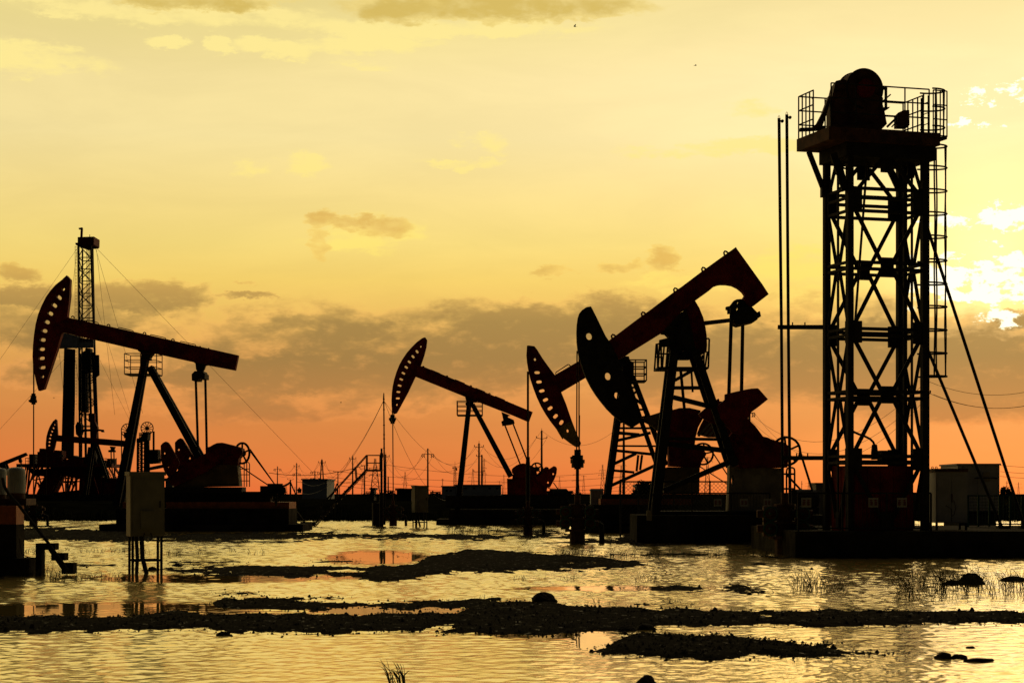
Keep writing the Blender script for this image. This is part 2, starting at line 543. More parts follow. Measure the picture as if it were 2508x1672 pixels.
# strips of mud, a few standing in for dark ripples: (x, near-to-far top edge, bottom edge) as measured on the enlargements of the flooded foreground
def strip(k, *rows):
    x0, y0, s = ZM[k]
    return [(x0 + x * s, y0 + a * s, y0 + b * s) for x, a, b in rows]
near_main = strip(11, (-300, 487, 560), (0, 487, 558), (300, 485, 553), (580, 487, 548), (800, 470, 545), (1000, 478, 558), (1200, 472, 570), (1300, 478, 566),
                  (1700, 478, 556), (2110, 478, 550), (2180, 428, 552), (2352, 415, 555)) + \
    strip(12, (200, 426, 552), (300, 438, 552), (480, 445, 552), (640, 449, 548), (700, 450, 530), (1000, 462, 528), (1300, 462, 530), (1600, 465, 538),
          (1900, 454, 522), (2352, 459, 521), (2700, 460, 520))
MUDS = [near_main,
        strip(11, (975, 420, 424), (1000, 404, 440), (1150, 402, 452), (1350, 410, 460), (1600, 422, 450), (1800, 415, 440), (2050, 412, 442), (2200, 408, 450), (2352, 412, 450)),
        strip(11, (1000, 378, 380), (1040, 374, 385), (1215, 377, 382)), strip(11, (1420, 399, 402), (1500, 396, 405), (1580, 398, 404)),
        strip(11, (640, 274, 278), (760, 266, 276), (900, 258, 288), (1100, 256, 296), (1400, 256, 300), (1600, 262, 302), (1700, 262, 316), (1800, 258, 318),
              (1900, 256, 312), (1945, 228, 302), (2000, 202, 296), (2150, 180, 290), (2352, 188, 282)) +
        strip(12, (200, 205, 275), (400, 215, 268), (500, 228, 262), (650, 238, 250), (745, 243, 247)),
        strip(11, (1825, 202, 204), (1850, 198, 207), (2000, 198, 210)),
        strip(11, (770, 236, 238), (800, 233, 240), (1100, 233, 239)), strip(11, (800, 245, 249), (1050, 245, 249)), strip(11, (340, 249, 252), (370, 247, 255), (535, 247, 253)),
        strip(11, (1445, 235, 237), (1470, 230, 239), (1620, 231, 238)), strip(11, (980, 139, 142), (1050, 136, 146), (1390, 139, 147)), strip(11, (1880, 142, 145), (2000, 140, 147), (2210, 142, 146)),
        strip(11, (-200, 86, 136), (80, 88, 135), (200, 85, 135), (430, 94, 137), (700, 106, 137), (1100, 101, 137), (1350, 102, 131), (1600, 105, 129), (1900, 108, 132), (2352, 110, 131)) +
        strip(12, (120, 108, 131), (290, 113, 130)),
        strip(11, (-200, 66, 80), (80, 68, 80), (300, 70, 80), (500, 75, 79)),
        strip(11, (1610, 76, 78), (1680, 70, 80), (1850, 76, 79)), strip(11, (1870, 83, 86), (1940, 79, 88), (2090, 80, 86)), strip(11, (1380, 89, 92), (1500, 88, 94), (1720, 90, 92)),
        strip(11, (2000, 74, 77), (2120, 70, 82), (2400, 70, 81)), strip(11, (1100, 97, 99), (1400, 90, 97), (1700, 92, 98)), strip(11, (2100, 92, 95), (2300, 88, 98), (2600, 88, 98)),
        strip(12, (75, 150, 151), (200, 140, 155), (300, 134, 156), (480, 130, 156), (560, 100, 157), (900, 95, 158), (1300, 95, 158), (2700, 95, 158)),
        strip(12, (1060, 198, 200), (1160, 202, 217), (1300, 209, 218), (1600, 207, 219), (1850, 210, 217), (2050, 206, 220), (2350, 209, 218), (2700, 208, 219)),
        strip(12, (180, 200, 203), (500, 198, 205), (1000, 199, 204)),
        strip(12, (375, 643, 645), (450, 625, 655), (520, 580, 662), (600, 560, 670), (700, 563, 675), (900, 575, 679), (1000, 582, 676), (1100, 590, 675), (1210, 604, 672),
              (1260, 612, 672), (1450, 626, 666), (1550, 640, 663), (1700, 645, 664), (1800, 656, 659)),
        strip(12, (1222, 612, 615), (1260, 606, 619), (1305, 610, 617)), strip(12, (1395, 614, 618), (1440, 606, 621), (1468, 610, 618)),
        strip(12, (560, 427, 430), (630, 426, 433)), strip(12, (700, 426, 429), (760, 420, 432), (840, 426, 430)), strip(12, (640, 355, 360), (740, 348, 368), (870, 352, 366)),  # last strip is mud put where the water only has dark ripples
        strip(12, (970, 354, 360), (1040, 347, 370), (1160, 355, 372)), strip(11, (-250, 300, 330), (-20, 296, 312), (20, 300, 306)),  # first strip likewise mud in place of dark ripples
        strip(11, (2352, 36, 44), (2600, 36, 44)), strip(11, (0, 40, 42), (80, 40, 43), (330, 41, 43))]

py = np.concatenate([np.arange(1266, 1300, .5), np.arange(1300, 1345, .75), np.arange(1345, 1420, 1.0), np.arange(1420, 1720, 1.5)])
px = np.arange(-330, 2840, 2.6)
PX, PY = np.meshgrid(px, py)
DD = CH * F / (PY - HY)
XX = (PX - CX) * DD / F
jag = fbm(XX * .8, DD * .30, 4, 3) * 18 + fbm(XX * 3.2, DD * 1.2, 5, 9) * 20
H = np.full(PX.shape, -.25)
for s in MUDS:
    xs = [p[0] for p in s]
    top = np.interp(PX, xs, [p[1] for p in s]); bot = np.interp(PX, xs, [p[2] for p in s])
    th = np.maximum(bot - top, .5)
    k = np.minimum(1.0, th / 12.0)
    sdp = np.minimum(PY - top, bot - PY) + jag * k
    sdp = np.minimum(sdp, np.minimum(PX - xs[0], xs[-1] - PX) * .25)
    m = sdp / 6.0
    hmax = np.clip(th / 25.0, .3, 1.0) * .038 * np.clip(DD / 32, 1, 2.8)
    h = np.where(m > 0, hmax * np.tanh(m), np.maximum(m * .035, -.2))
    H = np.maximum(H, h)
H = np.where(H > 0, H - np.clip(fbm(XX * .55, DD * .28, 3, 44) - .17, 0, 1) * .45, H)     # puddles left on the banks
land = H > -.03
pebble = np.maximum(0, fbm(XX * 9, DD * 9, 3, 21)) * .035 + np.maximum(0, vnoise(XX * 16, DD * 16, 33) - .6) * .03
H = np.where(land, H + np.where(H > -.015, pebble * np.clip((H + .02) / .05, 0, 1), 0), H)
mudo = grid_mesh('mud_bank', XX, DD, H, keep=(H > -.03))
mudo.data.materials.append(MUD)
tag(mudo, kind='structure')

WAVE_SLOPE = .092
WROW = .00135
# water sheet with real wind ripples; 'calm' marks the sheltered pools where the wind does not reach
wD = 12.5 * np.exp(np.arange(0, math.log(131 / 12.5), WROW))
wpx = np.concatenate([np.arange(-3000, -500, 30.0), np.arange(-500, 3020, 6.6), np.arange(3020, 5500, 30.0)])
WPX, WD = np.meshgrid(wpx, wD)
WPY = HY + CH * F / WD
WX = (WPX - CX) * WD / F
def ell(cx, cy, rx, ry):
    d = np.sqrt(((WPX - cx) / rx) ** 2 + ((WPY - cy) / ry) ** 2)
    return np.clip((1.25 - d) / .5, 0, 1)
calm = np.zeros_like(WPX)
for e in ((300, 1496, 420, 22), (950, 1494, 230, 13), (920, 1366, 130, 18), (520, 1416, 330, 12), (1330, 1545, 170, 22), (900, 1410, 140, 9),
          (1450, 1572, 60, 22), (1500, 1440, 260, 7)):
    calm = np.maximum(calm, ell(*e))
calm = np.clip(calm + .3 * (vnoise(WX * .5, WD * .18, 5) - .55), 0, 1)
rw = np.random.default_rng(3)
NW = 64
lam = np.exp(rw.uniform(math.log(.085), math.log(.75), NW))
th = rw.normal(R(112), R(58), NW)
ph = rw.uniform(0, 6.2832, NW)
slope = np.ones(NW) * np.clip((lam / .25) ** -.6, .5, 1.8)
spc = WD[:, :1] * WROW                                             # spacing of the rows
WH = np.zeros_like(WX); tot = np.zeros_like(spc)
warpx = WX + .35 * (vnoise(WX * .7, WD * .5, 61) - .5); warpy = WD + .35 * (vnoise(WX * .6, WD * .5, 62) - .5)
for l, t_, p_, s_ in zip(lam, th, ph, slope):
    fade = np.clip((l / spc - 2.8) / 2.0, 0, 1)
    if fade.max() <= 0: continue
    kx, ky = 2 * math.pi / l * math.cos(t_), 2 * math.pi / l * math.sin(t_)
    WH += fade * s_ * l / (2 * math.pi) * np.sin(kx * warpx + ky * warpy + p_)
    tot += (fade * s_) ** 2 / 2
WH *= WAVE_SLOPE / np.sqrt(np.maximum(tot, 1e-6))
gust = np.clip(.75 + 1.3 * fbm(WX * .16, WD * .07, 3, 71) + .5 * fbm(WX * .6, WD * .25, 2, 72), .3, 1.3)
WH *= gust * (1 - .985 * calm) * np.interp(WD, [18, 30, 60, 100], [1.0, 1.25, 1.5, 1.6])
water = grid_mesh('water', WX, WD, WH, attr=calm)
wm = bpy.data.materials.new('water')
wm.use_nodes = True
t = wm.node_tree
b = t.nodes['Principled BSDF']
b.inputs['Base Color'].default_value = (1.0, .755, .20, 1)            # mirror-like, with the evening sky's gold reflection put into the colour
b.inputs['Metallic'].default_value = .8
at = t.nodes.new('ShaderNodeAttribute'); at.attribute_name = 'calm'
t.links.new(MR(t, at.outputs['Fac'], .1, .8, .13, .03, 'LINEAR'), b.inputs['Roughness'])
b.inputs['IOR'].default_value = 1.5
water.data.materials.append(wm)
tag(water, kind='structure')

# dry ground: one sheet from under the water out to the horizon; rises behind the flood
g = MB()
prof = [(3, -.5), (60, -.5), (124, -.45), (128, .0), (131, .5), (136, 1.1), (150, 1.2), (260, .75), (700, .6), (2500, .4), (7000, .0)]
for (y0, z0), (y1, z1) in zip(prof[:-1], prof[1:]):
    w0, w1 = 60 + y0 * .9, 60 + y1 * .9
    n = 40
    for i in range(n):
        a, c = i / n * 2 - 1, (i + 1) / n * 2 - 1
        g.add([(a * w0, y0, z0), (c * w0, y0, z0), (c * w1, y1, z1), (a * w1, y1, z1)], [(0, 1, 2, 3)])
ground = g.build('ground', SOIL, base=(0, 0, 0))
tag(ground, kind='structure')
# ------------------------------------------------------------------ pumpjacks
def pts3(k, D, *pts): return [W(*Z1(k, x, y), D) for x, y in pts]
def barpx(mb, k, D, a, b, w, depth=None, w2=None, dy=0.0):
    """bar between two measured points; w in enlargement pixels"""
    s = ZM[k][2] * D / F
    p, q = W(*Z1(k, *a), D), W(*Z1(k, *b), D)
    p = p + Vector((0, dy, 0)); q = q + Vector((0, dy, 0))
    mb.bar(p, q, w * s, depth if depth else w * s, (w2 if w2 else w) * s, depth if depth else (w2 if w2 else w) * s)
def plate_px(k, D, t, out, holes=(), dy=0.0):
    m = MB()
    m.prism(Z(k, *out), D, t, holes)
    if dy: m.v = [(p[0], p[1] + dy, p[2]) for p in m.v]
    return m
def zcirc(k, x, y, r, ry=None, n=14, rot=0): 
    X, Y = Z1(k, x, y); s = ZM[k][2]
    return circle(X, Y, r * s, (ry or r) * s, n, rot)
def zcaps(k, x, y, w, h, rot=0):
    X, Y = Z1(k, x, y); s = ZM[k][2]
    return capsule(X, Y, w * s, h * s, rot)
def wheel(name, c, r, yaw, mat, parent, spokes=5, rim=.05, hub=.12, ph=.3):
    ax = Vector((math.sin(yaw), math.cos(yaw), 0))
    m = MB(); m.ring(c, r, rim, ax, 32, 6); m.disc(c, hub, .25, ax, 14)
    o = m.build(name, mat, parent)
    s = Vector((ax.y, -ax.x, 0)); u = Vector((0, 0, 1))
    for i in range(spokes):
        a = 2 * math.pi * i / spokes + ph
        d = s * math.cos(a) + u * math.sin(a)
        q = MB(); q.tube([Vector(c) + d * hub * .8, Vector(c) + d * r], rim * .8, 6)
        q.build('spoke', mat, o)
    return o
def leg_pair(k, D, a, b, w, w2, s0, s1, mat, parent, name='leg', depth=.28):
    s = ZM[k][2] * D / F
    for sg in (-1, 1):
        m = MB()
        p, q = W(*Z1(k, *a), D) + Vector((0, sg * s0, 0)), W(*Z1(k, *b), D) + Vector((0, sg * s1, 0))
        m.bar(p, q, w * s, depth, w2 * s, depth)
        m.build(name, mat, parent)
def basket(k, D, x0, x1, ytop, ybot, dep, mat, parent, name='work_platform', floor=.06, rails=3, posts=3, r=.022):
    """railed standing platform round the top of the legs"""
    a, b = W(*Z1(k, x0, ytop), D), W(*Z1(k, x1, ybot), D)
    fl = MB(); fl.box(((a.x + b.x) / 2, D, b.z), (b.x - a.x, dep * 2, floor)); o = fl.build(name, STEEL, parent)
    m = MB()
    xs = [a.x, b.x]
    for sy in (-dep, dep):
        for i in range(posts):
            x = a.x + (b.x - a.x) * i / (posts - 1)
            m.tube([(x, D + sy, b.z), (x, D + sy, a.z)], r, 5)
        for j in range(rails):
            z = a.z + (b.z - a.z) * j / rails
            m.tube([(a.x, D + sy, z), (b.x, D + sy, z)], r, 5)
    for x in xs:
        for j in range(rails):
            z = a.z + (b.z - a.z) * j / rails
            m.tube([(x, D - dep, z), (x, D + dep, z)], r, 5)
    m.build('railing', mat, o)
    return o
def beam_loop(k, D, pts, w, mat, parent, name='lifting_eye'):
    m = MB(); m.tube(pts3(k, D, *pts), w, 5); m.build(name, mat, parent)
def eye(k, D, x, y, r, h, mat, parent, slope=0.25):
    pts = [(x - r, y + r * -slope)] + [(x - r * math.cos(t), y - h + 0 - r * math.sin(t) + 0) for t in [0, .7, 1.57, 2.4, 3.14]] + [(x + r, y + r * slope + 3)]
    beam_loop(k, D, pts, .03, mat, parent)

# ---- pumpjack with the slotted head, left of the picture
D = 94.0
A = thing('pumpjack', 'big red pumpjack at the left, its slotted head just left of the drilling rig mast', 'pumpjack', (W(480, 1290, D).x, D, .3), 'pumpjacks standing in the flooded field')
holes = [zcirc(1, 512, 617, 14)] + [zcaps(1, x, y, 54, 29, r) for x, y, r in
         ((478, 682, .72), (440, 745, .62), (408, 810, .5), (381, 878, .42), (361, 948, .3), (347, 1020, .2), (340, 1094, .1), (339, 1167, .02), (345, 1241, -.08))] + [zcirc(1, 346, 1314, 14)]
hd = plate_px(1, D, .42, [(540, 507), (569, 540), (562, 690), (545, 838), (503, 962), (465, 1095), (360, 1413), (315, 1427), (298, 1360), (283, 1290), (272, 1220), (268, 1150), (272, 1060),
    (280, 980), (292, 900), (312, 820), (340, 750), (375, 680), (412, 628), (455, 580), (500, 545)], holes).build('horsehead', RED, A)
bm_ = plate_px(1, D, .40, [(545, 842), (640, 862), (1100, 962), (1910, 1145), (1885, 1265), (1660, 1222), (1235, 1128), (1110, 1102), (503, 960)]).build('walking_beam', RED, A)
for x, y in ((582, 842), (868, 908), (1156, 972), (1383, 1025)): eye(1, D, x, y, 11, 2, RED, bm_)
for p in ([(690, 872), (700, 862), (785, 882), (790, 895)], [(945, 930), (950, 920), (1064, 947), (1070, 958)], [(1200, 985), (1206, 977), (1322, 1003), (1328, 1015)], [(1440, 1040), (1446, 1031), (1562, 1057), (1568, 1070)]):
    beam_loop(1, D, p, .022, RAIL, bm_, 'handrail')
for x, y in ((1600, 1074), (1668, 1090)):
    MB().prism(Z(1, (x - 8, y + 8), (x, y - 8), (x + 6, y - 4), (x + 6, y + 10)), D, .1).build('lifting_lug', RED, bm_)
plate_px(1, D, .55, [(1112, 1098), (1235, 1126), (1222, 1140), (1205, 1165), (1212, 1185), (1135, 1185), (1128, 1165), (1140, 1150), (1132, 1125), (1110, 1108)]).build('saddle_bearing', STEEL, A)
leg_pair(1, D, (1163, 1180), (946, 2345), 46, 58, .18, .55, BLUEST, A)
leg_pair(3, D, (345, 190), (742, 905), 50, 52, .18, .5, BLUEST, A)
basket(1, D, 1020, 1275, 1137, 1300, .75, RAIL, A)
eq = plate_px(1, D, 1.3, [(1560, 1290), (1575, 1275), (1640, 1275), (1645, 1290), (1655, 1295), (1655, 1335), (1600, 1335), (1600, 1350), (1552, 1350), (1550, 1300)]).build('equalizer_bar', STEEL, A)
plate_px(1, D, .35, [(1555, 1200), (1665, 1222), (1645, 1226), (1635, 1255), (1620, 1278), (1585, 1278), (1572, 1255), (1568, 1212)]).build('hanger_bearing', STEEL, eq)
for a, b, dy in (((714, 285), (732, 840), -.45), ((766, 285), (778, 880), .45)):
    m = MB(); barpx(m, 3, D, a, b, 17, None, None, dy); m.build('pitman_arm', STEEL, A)
plate_px(3, D, .3, [(453, 805), (470, 785), (492, 774), (510, 782), (524, 802), (600, 940), (560, 1020), (520, 1062), (480, 1000), (462, 940), (455, 900)], [zcirc(3, 481, 866, 9), zcirc(3, 511, 973, 6)], -.75).build('counterweight', RED, A)
plate_px(3, D, .3, [(523, 775), (545, 752), (566, 741), (582, 748), (640, 838), (682, 900), (682, 928), (640, 990), (560, 1060), (540, 960), (524, 860)], [zcirc(3, 551, 833, 9), zcirc(3, 638, 900, 9)], .7).build('counterweight', RED, A)
plate_px(3, D, .35, [(500, 1055), (690, 925), (790, 870), (900, 820), (960, 830), (960, 900), (800, 1010), (560, 1125), (530, 1110)], (), -.6).build('crank_arm', RED, A)
plate_px(3, D, 1.0, [(790, 830), (800, 818), (826, 812), (850, 797), (880, 784), (920, 781), (955, 790), (990, 798), (1040, 812), (1075, 826), (1078, 870), (1050, 900), (1042, 960), (820, 990), (700, 950), (690, 935), (760, 890), (800, 860)]).build('gearbox', RED, A)
plate_px(3, D, 1.1, [(560, 1060), (700, 950), (1040, 955), (1046, 1010), (1056, 1122), (545, 1130)]).build('gearbox_pedestal', OLIVE, A)
wheel('brake_wheel', W(*Z1(3, 1066, 862), D), 80 * .3125 * D / F, .66, STEEL, A, 5, .055, .14)
m = MB()
for p in ((1128, 830), (1122, 838)): m.tube([W(*Z1(3, *p), D), W(*Z1(3, 1326, 1112), D)], .028, 5)
m.build('drive_belt', STEEL, A)
m = MB(); m.tube([W(*Z1(3, 1040, 958), D), W(*Z1(3, 1290, 1125), D)], .03, 5); m.build('brake_rod', STEEL, A)
m = MB()
for x in (1082, 1102, 1124): m.tube(pts3(3, D, (x, 1124), (x, 950 if x != 1102 else 930)), .025, 5)
m.tube(pts3(3, D, (1082, 950), (1088, 936), (1102, 929), (1118, 936), (1124, 950)), .025, 5)
for y in (985, 1030, 1078): m.tube(pts3(3, D, (1050, y), (1124, y)), .02, 5)
m.build('guard_frame', RAIL, A)
m = MB(); s_ = .3125 * D / F
m.box((W(*Z1(3, 760, 0), D).x, D, W(0, 840 + 1150 * .3125, D).z), (640 * s_, 1.5, 45 * s_))
for x in range(480, 1300, 60): m.box((W(*Z1(3, x, 0), D).x, D, W(0, 840 + 1205 * .3125, D).z), (12 * s_, 1.2, 70 * s_))
m.box((W(*Z1(3, 860, 0), D).x, D, W(0, 840 + 1180 * .3125, D).z), (860 * s_, 1.2, 14 * s_))
m.box((W(*Z1(3, 880, 0), D).x, D, W(0, 840 + 1205 * .3125, D).z), (840 * s_, 1.0, 86 * s_))
m.build('skid_base', STEEL, A)
m = MB(); m.box((W(*Z1(3, 1275, 0), D).x, D, W(0, 840 + 1160 * .3125, D).z), (.75, .6, .5)); m.disc((W(*Z1(3, 1325, 0), D).x, D, W(0, 840 + 1135 * .3125, D).z), .22, .7, (1, 0, 0), 14)
m.build('motor', STEEL, A)
m = MB(); m.tube(pts3(1, D - .1, (269, 1170), (270, 1452)), .035, 5); m.build('wire_line', WIRE, A)
m = MB()
for y0, y1, r in ((1448, 1466, .10), (1466, 1500, .14), (1500, 1522, .17), (1522, 1536, .1)): m.tube(pts3(1, D, (268, y0), (268, y1)), r, 8)
m.bar(W(*Z1(1, 262, 1502), D), W(*Z1(1, 230, 1508), D), .1, .08); m.bar(W(*Z1(1, 246, 1500), D), W(*Z1(1, 250, 1484), D), .07, .07)
m.build('carrier_bar', STEEL, A)
m = MB(); m.tube([W(*Z1(1, 269, 1536), D), W(82, 1240, D)], .03, 5); m.build('polished_rod', WIRE, A)

# ---- middle pumpjack, further off
D = 112.0
B = thing('pumpjack', 'smaller red pumpjack in the middle, slotted head raised above the tall thin pole', 'pumpjack', (W(1160, 1285, D).x, D, .2), 'pumpjacks standing in the flooded field')
holes = [zcirc(5, 304, 147, 6, 8), zcirc(5, 127, 576, 6, 8)] + [zcaps(5, x, y, 31, 15, r) for x, y, r in
         ((276, 184, .95), (246, 221, .85), (219, 260, .75), (196, 299, .65), (175, 343, .55), (159, 388, .45), (147, 434, .3), (138, 481, .15), (134, 528, .05))]
plate_px(5, D, .42, [(330, 80), (340, 82), (351, 100), (345, 150), (330, 210), (302, 293), (264, 370), (210, 485), (127, 637), (103, 645), (94, 620), (89, 585), (88, 540), (91, 490), (97, 440), (108, 390),
    (125, 335), (145, 285), (168, 243), (200, 195), (235, 155), (275, 115), (312, 88)], holes).build('horsehead', RED, B)
bm_ = plate_px(5, D, .4, [(302, 293), (318, 293), (1130, 630), (1102, 705), (985, 655), (720, 552), (632, 517), (264, 368)]).build('walking_beam', RED, B)
for x, y in ((322, 298), (497, 368), (673, 440), (810, 497)): eye(5, D, x, y, 6, 1, RED, bm_, .4)
for p in ([(375, 322), (378, 317), (446, 345), (449, 351)], [(553, 395), (556, 389), (626, 417), (629, 424)], [(706, 458), (709, 452), (776, 479), (779, 487)], [(850, 518), (853, 512), (922, 540), (925, 547)]):
    beam_loop(5, D, p, .02, RAIL, bm_, 'handrail')
for x, y in ((942, 552), (985, 570)):
    MB().prism(Z(5, (x - 6, y + 4), (x, y - 5), (x + 5, y + 2), (x + 4, y + 8)), D, .1).build('lifting_lug', RED, bm_)
plate_px(5, D, .55, [(630, 515), (722, 551), (692, 558), (690, 585), (640, 585), (632, 570), (640, 556)]).build('saddle_bearing', STEEL, B)
leg_pair(5, D, (660, 575), (575, 1350), 34, 40, .18, .62, BLUEST, B)
leg_pair(5, D, (686, 575), (968, 1105), 34, 40, .18, .55, BLUEST, B)
basket(5, D, 573, 758, 553, 655, .75, RAIL, B)
eq = plate_px(5, D, 1.3, [(898, 702), (948, 672), (990, 690), (996, 712), (966, 722), (905, 730)]).build('equalizer_bar', STEEL, B)
plate_px(5, D, .35, [(898, 628), (965, 655), (948, 660), (945, 690), (912, 690), (906, 660)]).build('hanger_bearing', STEEL, eq)
for a, b, dy in (((922, 722), (1036, 1012), -.5), ((984, 712), (1090, 985), .5)):
    m = MB(); barpx(m, 5, D, a, b, 11, None, None, dy); m.build('pitman_arm', RED, B)
plate_px(5, D, 1.0, [(975, 1052), (985, 1040), (1010, 1022), (1036, 1011), (1062, 1008), (1100, 1016), (1150, 1040), (1165, 1100), (1160, 1140), (975, 1135), (985, 1085), (976, 1075)]).build('gearbox', RED, B)
plate_px(5, D, .3, [(1150, 1112), (1230, 1062), (1283, 1028), (1300, 1034), (1307, 1048), (1303, 1085), (1288, 1125), (1256, 1185), (1236, 1186), (1170, 1160)], [zcirc(5, 1279, 1087, 6, 7), zcirc(5, 1241, 1150, 6, 7)], -.7).build('counterweight', RED, B)
plate_px(5, D, .3, [(1160, 1090), (1195, 1055), (1228, 1031), (1245, 1035), (1252, 1046), (1210, 1100), (1180, 1120)], [], .7).build('counterweight', RED, B)
wheel('brake_wheel', W(*Z1(5, 1160, 1050), D), 45 * .33169 * D / F, .35, STEEL, B, 5, .05, .14, .6)
plate_px(5, D, 1.2, [(940, 1120), (1230, 1130), (1236, 1190), (1232, 1215), (1240, 1250), (942, 1250)]).build('gearbox_pedestal', RED, B)
m = MB(); s_ = .33169 * D / F
m.box((W(*Z1(5, 930, 0), D).x, D, W(0, 800 + 1290 * .33169, D).z), (880 * s_, 1.5, 90 * s_)); m.build('skid_base', STEEL, B)
m = MB()
m.tube(pts3(5, D, (1282, 1148), (1338, 1228)), .03, 5); m.tube(pts3(5, D, (1240, 1186), (1315, 1228)), .025, 5); m.build('drive_belt', STEEL, B)
m = MB(); c = W(*Z1(5, 1320, 1245), D); m.disc(c, .4, .9, (1, .3, 0), 14); m.box((c.x, c.y, c.z - .45), (1.1, .8, .3)); m.build('motor', STEEL, B)
m = MB(); m.tube(pts3(5, D - .1, (93, 600), (93, 652)), .035, 5); m.build('wire_line', WIRE, B)
m = MB()
for y0, y1, r in ((648, 672, .12), (672, 690, .2), (690, 702, .16), (702, 716, .12)): m.tube(pts3(5, D, (95, y0), (95, y1)), r, 8)
m.bar(W(*Z1(5, 88, 680), D), W(*Z1(5, 68, 684), D), .12, .1); m.bar(W(*Z1(5, 80, 678), D), W(*Z1(5, 80, 668), D), .07, .07)
m.build('carrier_bar', STEEL, B)
m = MB(); m.tube(pts3(5, D, (96, 716), (100, 1300)), .032, 5); m.build('polished_rod', RAIL, B)

# ---- pumpjack partly hidden behind the front one
D = 90.0
Dp = thing('pumpjack', 'red pumpjack with yellow nose tip, half hidden behind the front black-headed pumpjack', 'pumpjack', (W(1500, 1300, D).x, D, .3), 'pumpjacks standing in the flooded field')
p5 = lambda x, y: Z1(5, x, y)
p7 = lambda x, y: Z1(7, x, y)
up = [p5(1087, 142), p5(1100, 140), p5(1143, 146), p5(1165, 175), p5(1200, 232), p5(1245, 295), p5(1292, 357), p5(1340, 485), p5(1375, 570), p5(1416, 690), p5(1306, 756), p5(1260, 697), p5(1225, 645), p5(1190, 585), p5(1160, 520),
      p5(1135, 455), p5(1112, 385), p5(1097, 320), p5(1087, 260), p5(1083, 210)]
holes = [zcirc(5, 1146, 242, 8, 12)] + [zcaps(5, x, y, 41, 24, r) for x, y, r in ((1162, 338, 0), (1176, 407, -.1), (1197, 473, -.25), (1224, 539, -.45), (1258, 601, -.65), (1298, 660, -.8), (1341, 706, -.95))]
m = MB(); m.prism(up, D, .42, holes); hd = m.build('horsehead', RED, Dp)
lo = [p5(1306, 756.5), p5(1416.2, 690.5), p7(62, 415), p7(100, 515), p7(140, 605), p7(128, 635), p7(95, 632), p7(50, 602), p7(0, 563), p5(1350, 830), p5(1325, 790)]
m = MB(); m.prism(lo, D, .42, [zcirc(5, 1387, 768, 8, 12)]); m.build('nose_tip', YELLOW, hd)['label'] = 'yellow painted lower tip of the head'
bm_ = plate_px(6, D, .4, [(315, 1228), (520, 1110), (1380, 621), (1420, 740), (590, 1250), (378, 1375)]).build('walking_beam', RED, Dp)
beam_loop(6, D, [(328, 1215), (332, 1200), (440, 1130), (448, 1132), (460, 1145)], .025, RAIL, bm_, 'handrail')
for dy, sgn in ((-.7, 0), (.7, 1)):
    m = MB(); barpx(m, 7, D, (497, -70), (347, 1045), 44, .22, 50, dy); m.build('leg', STEEL, Dp)
m = MB(); barpx(m, 7, D, (497, 80), (612, 425), 36, .2, 34, -.7); barpx(m, 7, D, (612, 425), (745, 800), 34, .2, 34, -.7); m.build('leg', STEEL, Dp)
m = MB(); barpx(m, 7, D, (560, 60), (752, 560), 40, .2, 40, .7); barpx(m, 7, D, (752, 560), (830, 780), 40, .2, 40, .7); m.build('leg', STEEL, Dp)
for a, b, w in (((500, 165), (560, 165), 16), ((535, 225), (590, 190), 20), ((545, 240), (640, 310), 22), ((570, 340), (640, 340), 16), ((600, 405), (665, 390), 14), ((435, 446), (478, 436), 14), ((425, 487), (690, 488), 17),
                ((425, 524), (600, 540), 26), ((415, 588), (690, 524), 24), ((410, 628), (738, 630), 14), ((405, 664), (735, 698), 22), ((390, 775), (575, 688), 25), ((385, 822), (560, 838), 20), ((372, 945), (722, 785), 26),
                ((592, 700), (578, 830), 18), ((622, 700), (606, 820), 18)):
    m = MB(); barpx(m, 7, D, a, b, w, .12, None, -.62); m.build('leg_brace', STEEL, Dp)
plate_px(6, D, .6, [(880, 1085), (930, 1060), (975, 1062), (985, 1100), (1010, 1110), (1010, 1240), (1040, 1260), (1040, 1300), (950, 1310), (900, 1280), (890, 1150)]).build('saddle_bearing', STEEL, Dp)
basket(6, D, 930, 1124, 1100, 1282, .8, STEEL, Dp, r=.03)
plate_px(7, D, .35, [(612, 415), (645, 398), (690, 385), (775, 358), (800, 365), (800, 500), (745, 510), (700, 470), (640, 440)], (), -.5).build('counterweight', OLIVE, Dp)
st = plate_px(7, D, .35, [(1060, 535), (1085, 470), (1130, 385), (1185, 400), (1235, 470), (1240, 560), (1150, 560)], (), -.5).build('counterweight', RED, Dp)
m = MB()
for i in range(4):
    x = 1068 + i * 42
    m.prism(Z(7, (x, 545), (x + 95 - i * 8, 440 + i * 8), (x + 112 - i * 8, 448 + i * 8), (x + 20, 553)), D - .5 - .19, .02)
m.build('warning_stripe', PALE, st)
plate_px(7, D, 1.0, [(800, 370), (850, 345), (920, 326), (1000, 325), (1090, 345), (1085, 375), (1120, 390), (1070, 480), (1050, 560), (1040, 640), (1120, 660), (1130, 700), (1095, 760), (1088, 800), (840, 790), (830, 560), (800, 500)], [zcirc(7, 1020, 548, 6), zcirc(7, 1000, 603, 8)]).build('gearbox', RED, Dp)
wheel('brake_wheel', W(*Z1(7, 1115, 690), D), 84 * .30612 * D / F, .35, STEEL, Dp, 5, .05, .13, .2)
plate_px(7, D, 1.1, [(830, 795), (1082, 800), (1078, 1010), (795, 1010), (800, 810)]).build('gearbox_pedestal', OLIVE, Dp)
m = MB(); s_ = .30612 * D / F
m.box((W(*Z1(7, 700, 0), D).x, D, W(0, 900 + 1035 * .30612, D).z), (800 * s_, 1.5, 40 * s_)); m.build('skid_base', STEEL, Dp)
m = MB(); m.tube(pts3(7, D, (1195, 680), (1340, 900)), .03, 5); m.tube(pts3(7, D, (1090, 790), (1310, 930)), .025, 5); m.build('drive_belt', STEEL, Dp)
m = MB()
